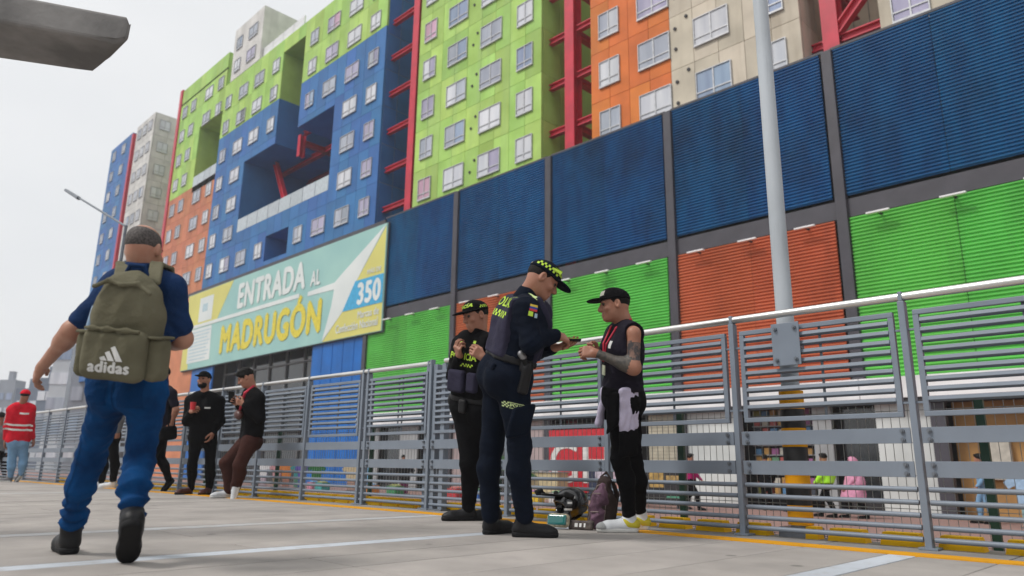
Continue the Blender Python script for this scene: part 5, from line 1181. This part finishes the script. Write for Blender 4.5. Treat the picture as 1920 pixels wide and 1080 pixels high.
def bar(x0, h, w=.019, sl=.56): return mesh_of('bar', [(x0-h*sl, h, 0), (x0-h*sl+w*.9, h+w*.42, 0), (x0+w*1.35, 0, 0), (x0, 0, 0), (x0+w*.7-h*sl*.5, h*.5, 0)], [(3, 4, 0), (4, 1, 0), (4, 2, 1), (3, 2, 4)])
for x0, h in ((-.036, .010), (-.006, .031), (.026, .052)): decal('logo_bar', bar(x0, h), K['print_w'], pocket, bvp, lo_+up*.0+rt*.012, rt, up, .006)

# ---------------------------------------------------------------- others on the deck
base, J = POSES['black']
st = dict(top='long', top_m=K['black'], trousers_m=K['black'], shoe=dict(upper=K['shoe_red'], sole=K['rubber']), cap=K['black'], beard=True, hair='crop', look=-AW-IR*.15-DN*.05, vox=.02, voxc=.015, voxf=.006, voxh=.005, voxs=.01, s=.95, hs=1.0, leg_w=.95, curlR=1.0, palmR=AW*.4+IR*.8, top_e=.02, hem=.05)
q = person('person', 'bearded man in black cap and black jacket facing us, red cup in hand', base, J, st)
decal('chest_logo', rect_mesh(.075, .02, 5, 2), K['print_w'], st['_shirt'], bvh_of([st['_shirt']]), q['chest']+q['fw']*.5-q['rt']*.10-q['up']*.02, -q['rt'], q['up'])
cp = MB().tube((0, 0, -.05), (0, 0, .05), .03, .038, n=16).build('cup', mat('red_cup', (.55, .02, .03), .4), None, (base[0]+q['J']['haR'][0]+.02, base[1]+q['J']['haR'][1]-.03, q['J']['haR'][2]+.045), smooth=True); tag(cp, 'red paper cup in the bearded man\'s right hand', 'cup')

base, J = POSES['brown']
st = dict(top='long', top_m=K['black'], trousers_m=K['brown_t'], shoe=dict(upper=K['shoe_w'], sole=K['sole_w'], laces=K['black']), hair='full', look=-IR*.9-AW*.25+DN*.55, vox=.02, voxc=.015, voxf=.006, voxh=.005, voxs=.01, s=.95, hs=1.0, leg_w=1.18, cuff_w=1.25, lift=('Lhl',), curlL=.9, curlR=.9, palmL=AW-DN*.5, palmR=-AW-DN*.5, top_e=.022, hem=.03, stack=.012)
q = person('person', 'young man in black jacket and brown trousers leaning on the railing over his phone', base, J, st)
J = q['J']; rt, fw, up = q['rt'], q['fw'], q['up']
F = Field(.008); F.chain((J['neck']-rt*.05+up*.045, J['neck']+fw*.11-rt*.07-up*.03, q['chest']+fw*.145-rt*.02-up*.06, q['mid']+fw*.15+rt*.06), (.016, .017, .016, .014)); sdf_part('red_strap', F, .008, K['strap'], q['root'])
F = Field(.008); F.ell(q['mid']+fw*.17+rt*.0, (rt, fw, up), (.09, .05, .06)); sdf_part('waist_bag', F, .01, K['shoe_red'], q['root'])
F = Field(.004); a = J['pel']-rt*.11+fw*.09
F.chain((a, a-up*.08+fw*.02, a-up*.09-fw*.05, a-up*.02-fw*.10), (.006,)*4); sdf_part('trouser_chain', F, .006, K['winframe'], q['root'])
ph = MB().box((0, 0, 0), (.075, .012, .15), .004).build('phone', K['rubber'], None, (base[0]+(J['haL'][0]+J['haR'][0])/2-.03, base[1]+(J['haL'][1]+J['haR'][1])/2-.03, J['haL'][2]+.05), (.5, .1, .8)); tag(ph, 'black phone held by the young man leaning on the railing', 'phone')

base, J = POSES['red']
st = dict(top='long', top_m=K['red_j'], trousers_m=K['denim_l'], shoe=dict(upper=K['grey_c'], sole=K['sole_w']), cap=K['red_j'], hair='crop', look=AW-IR*.5, vox=.024, voxc=.018, voxf=.01, voxh=.008, voxs=.013, s=1.02, simple=True, lift=('Rhl',), top_e=.03, leg_w=1.0)
q = person('person', 'person in red jacket and red cap with pale jeans walking off at the far left', base, J, st)
bj = bvh_of([st['_shirt']])
for dz in (-.02, -.11): decal('reflective_stripe', rect_mesh(.5, .035, 16, 1), K['print_w'], st['_shirt'], bj, q['mid']-q['fw']*.5+q['up']*dz, q['rt'], q['up'], .006)
decal('chest_logo', rect_mesh(.16, .03, 6, 1), K['print_w'], st['_shirt'], bj, q['chest']-q['fw']*.5+q['up']*.02+q['rt']*.08, q['rt'], q['up'], .006)

base, J = POSES['dark']
st = dict(top='tee', top_m=K['blackv'], trousers_m=K['black'], shoe=dict(upper=K['black'], sole=K['rubber']), hair='full', look=-IR-AW*.1, vox=.022, voxc=.016, voxf=.009, voxh=.006, voxs=.012, simple=True, s=.98, lift=('Rhl',), top_e=.02)
q = person('person', 'person in dark T-shirt and black trousers striding left behind the walking man', base, J, st)
F = Field(.02); F.box(q['J']['hipL']-q['rt']*.16+q['up']*.02, (q['fw'], q['rt'], q['up']), (.12, .05, .10), .04); sh_ = empty('shoulder_bag', (base[0], base[1], 0)); tag(sh_, 'black shoulder bag at the hip of the striding person in dark T-shirt', 'bag'); sdf_part('pouch', F, .012, K['black'], sh_)
F = Field(.01); F.chain((q['J']['hipL']-q['rt']*.17+q['up']*.1, q['chest']-q['rt']*.18, q['J']['neck']-q['rt']*.02+q['up']*.02), (.012,)*3); sdf_part('strap', F, .01, K['black'], sh_)
base, J = POSES['hidden']
st = dict(top='long', top_m=K['grey_c'], trousers_m=K['black'], shoe=dict(upper=K['shoe_w'], sole=K['sole_w']), hair='full', look=-IR, vox=.024, voxc=.018, voxf=.01, voxh=.008, voxs=.012, simple=True)
person('person', 'person in black trousers and pale shoes mostly hidden behind the walking man\'s legs', base, J, st)
base, J = POSES['edge']
st = dict(top='long', top_m=K['grey_c'], trousers_m=K['black'], shoe=dict(upper=K['shoe_red'], sole=K['rubber']), hair='full', look=AW, vox=.026, voxc=.02, voxf=.012, voxh=.01, voxs=.014, simple=True, s=.92)
person('person', 'person in grey top with dark hair cut off by the left picture edge', base, J, st)

# ---------------------------------------------------------------- pedestrians on the street side
def std_pose(az, stride=.3, h=1.0):
    f = V3(math.cos(az), math.sin(az), 0); r = V3(f[1], -f[0], 0); z = V3(0, 0, 1); P = lambda x, y, w: (x*r+y*f+w*z)*h
    return dict(head=P(0, .03, 1.58), neck=P(0, 0, 1.43), shR=P(.18, 0, 1.37), shL=P(-.18, 0, 1.37), elR=P(.24, -.05-stride*.2, 1.09), wrR=P(.23, .05-stride*.4, .86), haR=P(.22, .08-stride*.45, .77), elL=P(-.24, -.02+stride*.2, 1.09), wrL=P(-.23, .12+stride*.4, .88), haL=P(-.22, .17+stride*.45, .80),
        waist=P(0, 0, 1.02), pel=P(0, 0, .92), hipR=P(.09, 0, .87), hipL=P(-.09, 0, .87), knR=P(.10, .06+stride*.6, .47), anR=P(.10, stride*.9, .09), hlR=P(.10, stride*.9-.05, 0), toR=P(.11, stride*.9+.22, 0), knL=P(-.10, .05-stride*.4, .47), anL=P(-.10, -stride*.9, .10), hlL=P(-.10, -stride*.9-.05, 0), toL=P(-.11, -stride*.9+.22, 0)), f
SHO = dict(upper=K['black'], sole=K['rubber'])
def pedestrian(x, y, az, label, **kw):
    J, f = std_pose(math.radians(az), kw.pop('stride', .28), kw.pop('h', .93))
    st = dict(shoe=SHO, hair='full', look=f, vox=.03, voxc=.024, voxf=.014, voxh=.012, voxs=.016, simple=True, top_m=K['black'], top='long', trousers_m=K['black'], group='pedestrians along the shops'); st.update(kw)
    q = person('person', label, (x, y), J, st); q['root'].location.z = ZS+.12; return q, f
q, f = pedestrian(-7.85, 19.4, 180, 'pedestrian in a lime hi-vis jacket beside the hazard-striped pole, beyond the fence', top_m=K['lime_j'], top_e=.05, stride=.25)
q, f = pedestrian(-7.2, 19.6, 200, 'pedestrian wrapped in a pink hooded cape by the dark shop window', top_m=K['pink_c'], hair=None, h=.86)
F = Field(.06); J = q['J']; F.chain((J['head']+V3(0, 0, .03), J['neck']), (.13, .12)); F.chain((J['neck'], J['pel']+V3(0, 0, .1), J['knR']*.5+J['knL']*.5+V3(0, 0, .1)), (.14, .23, .30)); F.ell(J['head']+f*.12, (V3(1, 0, 0), V3(0, 1, 0), V3(0, 0, 1)), (.09, .09, .11), .02, sub=True); F.cut(J['knR']*.5+J['knL']*.5+V3(0, 0, .05), -V3(0, 0, 1)); F.noise = (.012, 16); sdf_part('cape', F, .022, K['pink_c'], q['root'])
pedestrian(-11.75, 19.3, 0, 'pedestrian in magenta top and black trousers in front of the white tiled wall', top_m=K['mag_c'], stride=.35)
pedestrian(-9.5, 21.0, 200, 'pedestrian in dark blue standing before the shelves of goods', top_m=K['polo'], trousers_m=K['denim'], stride=.05)
pedestrian(-10.3, 21.1, 120, 'pedestrian in black looking into the goods shop', stride=.05)
pedestrian(-4.55, 20.3, 200, 'pedestrian in pale blue clothes before the brown shop at the right', top_m=K['denim_l'], trousers_m=K['denim_l'], stride=.15)
pedestrian(-23.5, 19.5, 180, 'pedestrian in white shirt and jeans by the pinkish shop wall', top_m=K['white_c'], trousers_m=K['denim'], stride=.3)
pedestrian(-26.6, 20.0, 0, 'pedestrian in blue and yellow by the gate post, beyond the fence', top_m=mat('yellow_top', (.6, .4, .03), .7), trousers_m=K['denim'], stride=.25)
# ================================================================ THINGS ON THE DECK FLOOR
def at_local(o): return (o[0], o[1], 0)
# maroon backpack against the railing
X0, Y0 = (-3.36, 4.28)
mb = empty('backpack', (X0, Y0, 0)); tag(mb, 'worn maroon backpack standing on the deck by the tattooed man\'s feet', 'backpack')
K['maroon'] = cloth('maroon_nylon', (.17, .095, .14), rough=.5, col2=(.08, .045, .065), scale=9); K['zip_tan'] = mat('tan_piping', (.20, .15, .14), .6); K['maroon_d'] = cloth('dark_brown_trim', (.05, .036, .034), scale=8)
ln = unit(V3(0.10, .10, 1)); fx = unit(-IR*.55-AW*.85); sx = unit(np.cross(ln, fx)); fx = np.cross(sx, ln); A3 = (sx, fx, ln)
F = Field(.03); F.cone(ln*.07, ln*.22, .078, .075); F.cone(ln*.22, ln*.325, .075, .045); F.box(ln*.12, A3, (.085, .068, .115), .05); F.fold(ln*.2, unit(ln+sx*.4), .08, .007, .2); F.fold(ln*.12+fx*.05, sx, .06, .006, .15); F.noise = (.005, 24); F.cut(V3(0, 0, .002), V3(0, 0, -1)); mn = sdf_part('main_compartment', F, .007, K['maroon_d'], mb)
F = Field(.025); F.cone(ln*.06+fx*.05, ln*.20+fx*.055, .058, .058); F.cone(ln*.2+fx*.055, ln*.285+fx*.035, .056, .036); F.fold(ln*.18+fx*.09, unit(ln+sx), .07, .009, .16); F.fold(ln*.1+fx*.09, unit(ln-sx), .06, .007, .12); F.noise = (.006, 28); F.cut(V3(0, 0, .004), V3(0, 0, -1)); fp = sdf_part('front_pocket', F, .006, K['maroon'], mb)
F = Field(.01); F.chain((ln*.355-sx*.04, ln*.395, ln*.355+sx*.04), (.008,)*3); sdf_part('grab_handle', F, .006, K['maroon_d'], mb)
F = Field(.006); F.chain([ln*.03+sx*.058+fx*.065, ln*.2+sx*.058+fx*.07, ln*.29+sx*.03+fx*.055, ln*.315+fx*.04, ln*.29-sx*.03+fx*.055, ln*.2-sx*.058+fx*.07, ln*.03-sx*.058+fx*.065], (.0055,)*7); sdf_part('zip', F, .005, K['zip_tan'], fp)
for k_ in (0.11, .235):
    F = Field(.006); F.cone(ln*k_+fx*.113-sx*.03, ln*(k_+.008)+fx*.113+sx*.03, .006, .006); sdf_part('piping', F, .005, K['zip_tan'], fp)
F = Field(.012); F.chain((ln*.33-fx*.03+sx*.05, ln*.25-fx*.085+sx*.065, ln*.08-fx*.08+sx*.07), (.014, .018, .012)); sdf_part('shoulder_strap', F, .007, K['maroon_d'], mb)
# black helmet
X1, Y1 = (-3.737, 4.411)
hb = empty('helmet', (X1, Y1, 0)); tag(hb, 'black motocross helmet lying on the deck between officer and maroon backpack', 'helmet')
c = V3(0, 0, .150); hf = unit(-IR*.9-AW*.35+V3(0, 0, -.35)); hr = unit(np.cross(hf, V3(0, 0, 1))); hu = np.cross(hr, hf); A3 = (hr, hf, hu)
K['gloss_black'] = mat('gloss_black_shell', (.012, .012, .013), .18, coat=.6)
F = Field(.025); F.ell(c, A3, (.115, .145, .125)); F.cone(c+hf*.10-hu*.06-hr*.07, c+hf*.175-hu*.075, .035, .03); F.cone(c+hf*.10-hu*.06+hr*.07, c+hf*.175-hu*.075, .035, .03); F.ell(c+hf*.12+hu*.01, A3, (.085, .09, .05), .015, sub=True); F.ell(c-hu*.07, A3, (.08, .10, .10), .01, sub=True); F.cut(V3(0, 0, .001), V3(0, 0, -1)); sdf_part('shell', F, .007, K['gloss_black'], hb)
F = Field(.012); F.box(c+hf*.12+hu*.115, (hr, unit(hf+hu*.45), unit(hu-hf*.45)), (.07, .11, .010), .008); F.cone(c+hf*.05+hu*.10-hr*.09, c+hf*.02+hu*.07-hr*.11, .02, .02); F.cone(c+hf*.05+hu*.10+hr*.09, c+hf*.02+hu*.07+hr*.11, .02, .02); sdf_part('peak', F, .006, K['rubber'], hb)
F = Field(.01); F.box(c+hf*.215+hu*.175, (hr, hf, hu), (.022, .03, .02), .008); F.cone(c+hf*.18+hu*.15, c+hf*.215+hu*.17, .012, .012); sdf_part('action_camera', F, .006, K['rubber'], hb)
bh = bvh_of([o for o in hb.children if o.name.startswith('shell')])
for k, (z, w) in enumerate(((.05, .05), (.02, .035), (-.02, .06))): decal('white_mark', rect_mesh(w, .014, 6, 2), K['print_w'], hb, bh, c-AW*.5+hu*z+hf*(-.02+.03*k), IR, V3(0, 0, 1), .003)
F = Field(.02); F.ell(c-hu*.06, A3, (.075, .09, .06)); sdf_part('padding', F, .01, K['black'], hb)
# goggles and gloves beside it
X2, Y2 = (-3.534, 4.038)
gg = empty('goggles', (X2, Y2, 0)); tag(gg, 'motocross goggles with teal lens and patterned strap on the deck', 'goggles')
gf = unit(-IR*.45-AW*.9+V3(0, 0, .25)); gr = unit(np.cross(gf, V3(0, 0, 1))); gu = np.cross(gr, gf); A3 = (gr, gf, gu); c = V3(0, 0, .058)
F = Field(.01); F.box(c, A3, (.085, .030, .048), .03); F.cut(V3(0, 0, .001), V3(0, 0, -1)); sdf_part('goggle_frame', F, .005, mat('white_gold_frame', (.5, .45, .32), .4, col2=(.15, .12, .08), scale=40), gg)
F = Field(.01); F.box(c+gf*.022, A3, (.072, .014, .036), .012); sdf_part('lens', F, .005, mat('teal_lens', (.005, .14, .13), .08, coat=.8), gg)
F = Field(.01); F.box(V3(0, 0, .035)+gr*-.16-gf*.03, A3, (.09, .02, .034), .015); F.noise = (.004, 40); F.cut(V3(0, 0, .001), V3(0, 0, -1)); sp_ = sdf_part('strap', F, .006, mat('patterned_strap', (.10, .08, .07), .8, col2=(.03, .02, .02), scale=30), gg)
for k_ in range(3): decal('white_mark', rect_mesh(.022-.005*k_, .026, 4, 3), K['print_w'], sp_, bvh_of([sp_]), V3(0, 0, .035)+gr*-(.13+.032*k_)+gf*.4, -gr, gu, .003, .6)

# ================================================================ STREET-SIDE DISPLAYS
def shirt_mesh():
    pts = [(-.22, 0), (.22, 0), (.23, .42), (.36, .34), (.44, .48), (.24, .68), (.10, .72), (.06, .68), (-.06, .68), (-.10, .72), (-.24, .68), (-.44, .48), (-.36, .34), (-.23, .42)]
    return MB().prism(pts, 'y', -.045, .045).mesh('shirt')
SM_ = shirt_mesh()
STM = MB().tube((0, 0, 0), (0, 0, .7), .02).tube((-.25, 0, 1.17), (.25, 0, 1.17), .014).tube((0, 0, .7), (0, 0, 1.2), .014).b2(-.2, .2, -.2, .2, 0, .02).mesh('stand')
cols = [('yellow', (.75, .60, .02)), ('white', (.65, .66, .68)), ('dark grey', (.08, .08, .09)), ('orange', (.65, .22, .05)), ('teal', (.05, .30, .30)), ('violet', (.10, .08, .32)), ('green', (.03, .16, .05)), ('cream', (.60, .50, .32)), ('sky blue', (.18, .42, .66)), ('black', (.015, .015, .018)), ('light blue', (.35, .5, .68)), ('dusty pink', (.52, .28, .30))]
place = [(-39.5, 18.6), (-37.2, 18.9), (-37.9, 18.8), (-34.6, 18.8), (-33.6, 18.9), (-32.9, 18.7), (-31.9, 18.9), (-28.6, 18.7), (-28.55+.9, 18.8), (-24.6, 18.6), (-3.55, 19.6), (-35.4, 18.7)]
for (cn, cc), (x, y) in zip(cols, place):
    t = empty('shirt_stand', (x, y, ZS+.12), None, rng.uniform(-.5, .3)+.5); tag(t, '%s shirt displayed on a stand along the shops beyond the fence' % cn, 'shirt stand', 'shirt stands along the shops')
    o = put('stand', STM, K['steel_dark'], t)
    put_m('shirt', SM_, cloth('display_%s' % cn.replace(' ', '_'), cc), t, (0, 0, .47))
    put_m('skirt', box_mesh(.36, .09, .45, .02), cloth('display_lower_%s' % cn.replace(' ', '_'), tuple(min(.7, v*.6+.05*((i*7+len(cn)) % 3)) for i, v in enumerate(cc))), t, (0, 0, .26))
# advertising boards leaning along the sidewalk
def board(x, y, w, h, c, label, marks):
    t = empty('advert_board', (x, y, ZS+.12), None, 0); tag(t, label, 'board')
    MB().b2(-w/2, w/2, -.03, .03, .1, .1+h, .01).build('panel', mat('board_paint', c, .5), t)
    for sx in (-1, 1): MB().b2(sx*w*.4-.02, sx*w*.4+.02, .0301, .12, 0, h*.8).build('leg', K['steel_dark'], t)
    for (x0, z0, x1, z1, cc) in marks: MB().b2(x0, x1, -.036, -.0305, z0, z1).build('print', mat('board_print', cc, .5, col2=tuple(v*.5 for v in cc), scale=8), t)
board(-12.95, 19.2, 1.9, 1.1, (.015, .015, .018), 'black and gold advertising board by the white tiled wall', [(-.85, .35, -.3, .95, (.55, .35, .08)), (-.15, .6, .35, 1.05, (.5, .33, .10)), (.45, .75, .88, .95, (.5, .34, .12)), (.45, .45, .88, .52, (.4, .4, .4)), (.45, .3, .88, .36, (.1, .4, .25)), (-.5, .5, -.38, .8, (.6, .4, .4))])
board(-14.9, 19.6, 1.8, 1.15, (.02, .03, .07), 'dark blue board with pale price panels left of the black and gold board', [(-.6, .8, -.15, 1.1, (.6, .55, .65)), (-.05, .8, .55, 1.1, (.65, .5, .6)), (-.4, .45, -.05, .68, (.6, .3, .2)), (.1, .45, .45, .68, (.65, .35, .3)), (-.5, .2, .0, .36, (.4, .4, .5)), (.1, .2, .5, .36, (.4, .42, .5)), (.6, .95, .85, 1.15, (.1, .45, .4))])
# red shop sign with white letters
rs = empty('shop_sign', (-18.15, 21.62, ZS+.12)); tag(rs, 'red shop sign with big white letters seen between officer and tattooed man', 'sign')
MB().b2(-1.25, 1.9, 0, .08, .25, 2.55, .01).build('panel', mat('red_sign', (.55, .015, .03), .5), rs)
me = text_mesh('GH', 2.1, .03, 1.0); me.transform(Matrix.Rotation(math.pi/2, 4, 'X')); put('lettering', me, K['print_w'], rs, (.3, -.01, 1.25))
rs2 = empty('shop_sign', (-16.2, 21.6, ZS+.12)); tag(rs2, 'lower red sign strip right of the tattooed man\'s legs', 'sign'); MB().b2(-.05, 1.0, 0, .08, .8, 1.6, .01).build('panel', mat('red_sign_low', (.55, .02, .05), .5), rs2); MB().b2(.1, .8, -.02, -.002, 1.0, 1.3).build('print', K['print_w'], rs2)
# low market crates and bundles along the far sidewalk
cm = {'blue': (.03, .12, .40), 'red': (.45, .03, .04), 'yellow': (.65, .45, .03), 'green': (.03, .22, .08), 'white': (.6, .6, .6), 'orange': (.6, .2, .03), 'teal': (.03, .30, .30), 'pink': (.55, .2, .3)}
def crate(x, y, c, label, h=.34):
    t = empty('goods_crate', (x, y, ZS+.12), None, rng.uniform(-.3, .3)); tag(t, label, 'crate', 'crates along the shops')
    m = mat('crate_'+c, cm[c], .5)
    MB().b2(-.3, .3, -.2, .2, .001, .03).build('bottom', m, t)
    for sy in (-1, 1): MB().b2(-.3, .3, sy*.2-.015, sy*.2+.015, .031, h).build('side', m, t)
    for sx in (-1, 1): MB().b2(sx*.3-.015, sx*.3+.015, -.184, .184, .031, h).build('end', m, t)
    F = Field(.03); F.box(V3(0, 0, h*.75), ((1, 0, 0), (0, 1, 0), (0, 0, 1)), (.26, .16, .14), .07); F.noise = (.02, 30); sdf_part('bundle', F, .03, gs[rng.randrange(8)], t)
for x, y, c, w in ((-20.9, 18.2, 'red', 'pinkish wall'), (-19.2, 17.6, 'blue', 'cream counter'), (-17.2, 18.4, 'yellow', 'red shop sign'), (-16.2, 18.6, 'white', 'red shop sign'), (-24.2, 17.9, 'green', 'black shirt stand'), (-25.6, 17.7, 'orange', 'gate post'), (-29.8, 18.0, 'teal', 'green shirt stand'), (-30.7, 18.1, 'pink', 'violet shirt stand')):
    crate(x, y, c, '%s crate of goods on the sidewalk near the %s' % (c, w))
# green awning and cream counter behind the officer's legs
aw_ = empty('awning', (-20.3, 20.6, ZS+.12)); tag(aw_, 'dark green sloping awning low behind the officer\'s legs', 'awning')
MB().prism([(-1.6, 1.25), (1.4, .75), (1.4, .82), (-.8, 1.55), (-1.6, 1.6)], 'y', -.5, .5).build('cover', mat('green_canvas', (.02, .09, .02), .8), aw_)
for xx in (-1.4, 1.2): MB().tube((xx, 0, 0), (xx, 0, .9), .025).build('leg', K['steel_dark'], aw_)
ct = empty('counter', (-18.6, 20.7, ZS+.12)); tag(ct, 'low cream counter in front of the red sign', 'counter'); MB().b2(-.7, .7, -.3, .3, 0, .95, .02).build('body', mat('cream_counter', (.55, .47, .28), .6), ct); MB().b2(-.75, .75, -.35, .35, .951, .99, .01).build('top', K['grey_wall'], ct)
# street lamp far left, arm over the street
sl = empty('street_lamp', (-18.9, 5.6, 0)); tag(sl, 'distant street lamp arm against the sky at the left', 'street lamp')
sl.location = (-19.75, 5.6, ZS)
MB().tube((0, 0, 0), (0, 0, 7.20), .06, .04, n=12).build('pole', K['steel_dark'], sl, smooth=True)
MB().tube((0, 0, 7.18), (-5.09, -0.40, 9.44), .03, n=10).build('arm', K['steel_dark'], sl, smooth=True)
MB().tube((-3.82, -0.30, 8.86), (-5.09, -0.40, 9.43), .06, .05, n=8).build('luminaire', K['steel_dark'], sl, smooth=True)

# far city beyond the deck
K['far1'] = mat('far_wall_grey', (.30, .33, .38), .8, scale=.2); K['far2'] = mat('far_wall_pale', (.62, .65, .68), .7, scale=.2); K['far3'] = mat('far_wall_blue', (.16, .20, .27), .7, scale=.2)
def far_building(x, y, w, top, m, label):
    t = empty('city_building', (x, y, ZS), None, math.radians(45)); tag(t, label, 'building', 'far city buildings')
    MB().b2(-w/2, w/2, 0, w, 0, top-ZS).build('wall', m, t)
    n = max(2, int(w/2.2)); h = top-ZS
    for r_ in range(int(h/3.2)):
        for c_ in range(n):
            put_m('window', box_mesh(1.2, .1, 1.5), PANES[(r_*5+c_*3) % 3], t, (-w/2+w*(c_+.5)/n, -.03, 2+r_*3.2))
    MB().b2(-w*.2, w*.1, w*.3, w*.6, h, h+2).build('roof_box', m, t)
far_building(-107.9, 25.4, 2.2, 15.3, K['far2'], "pale slab building standing behind the walking man's arm")
far_building(-89.3, 23.8, 3.7, 10.4, K['far1'], 'grey glazed building low behind the backpack')
far_building(-139.1, 31.2, 2.7, 13.7, K['far3'], "dark blue-grey building behind the walking man's hand")
far_building(-191.9, 35.4, 3.5, 17.6, K['far1'], 'grey mid-rise building at the left edge of the skyline')
far_building(-165.3, 34.1, 4.9, 13.9, K['far3'], "low dark building left of the walking man's hand")
hl = MB()
V = []; 
n = 60
for i in range(n):
    a = math.radians(90+5+ (100*i/n)); R = 640; V.append((math.cos(a)*R, math.sin(a)*R, -2)); V.append((math.cos(a)*R*1.12, math.sin(a)*R*1.12, 24+14*math.sin(i*.55)+8*math.sin(i*1.37+1)+4*math.sin(i*3.1)))
ho = put('hills', mesh_of('hills', V, [(2*i, 2*i+2, 2*i+3, 2*i+1) for i in range(n-1)], True), mat('far_hills', (.10, .14, .17), .9, scale=.01)); tag(ho, kind='structure')
hz = MB().b2(-820, 420, -420, 820, ZS-2.2, 58).build('haze', None); tag(hz, kind='stuff')
hm = bpy.data.materials.new('haze_air'); hm.use_nodes = True; hm.node_tree.nodes.clear()
ho_ = hm.node_tree.nodes.new('ShaderNodeOutputMaterial'); pv = hm.node_tree.nodes.new('ShaderNodeVolumePrincipled')
pv.inputs['Color'].default_value = (.93, .96, 1, 1); pv.inputs['Density'].default_value = .0009; pv.inputs['Anisotropy'].default_value = .2
hm.node_tree.links.new(pv.outputs[0], ho_.inputs['Volume']); hz.data.materials.append(hm)
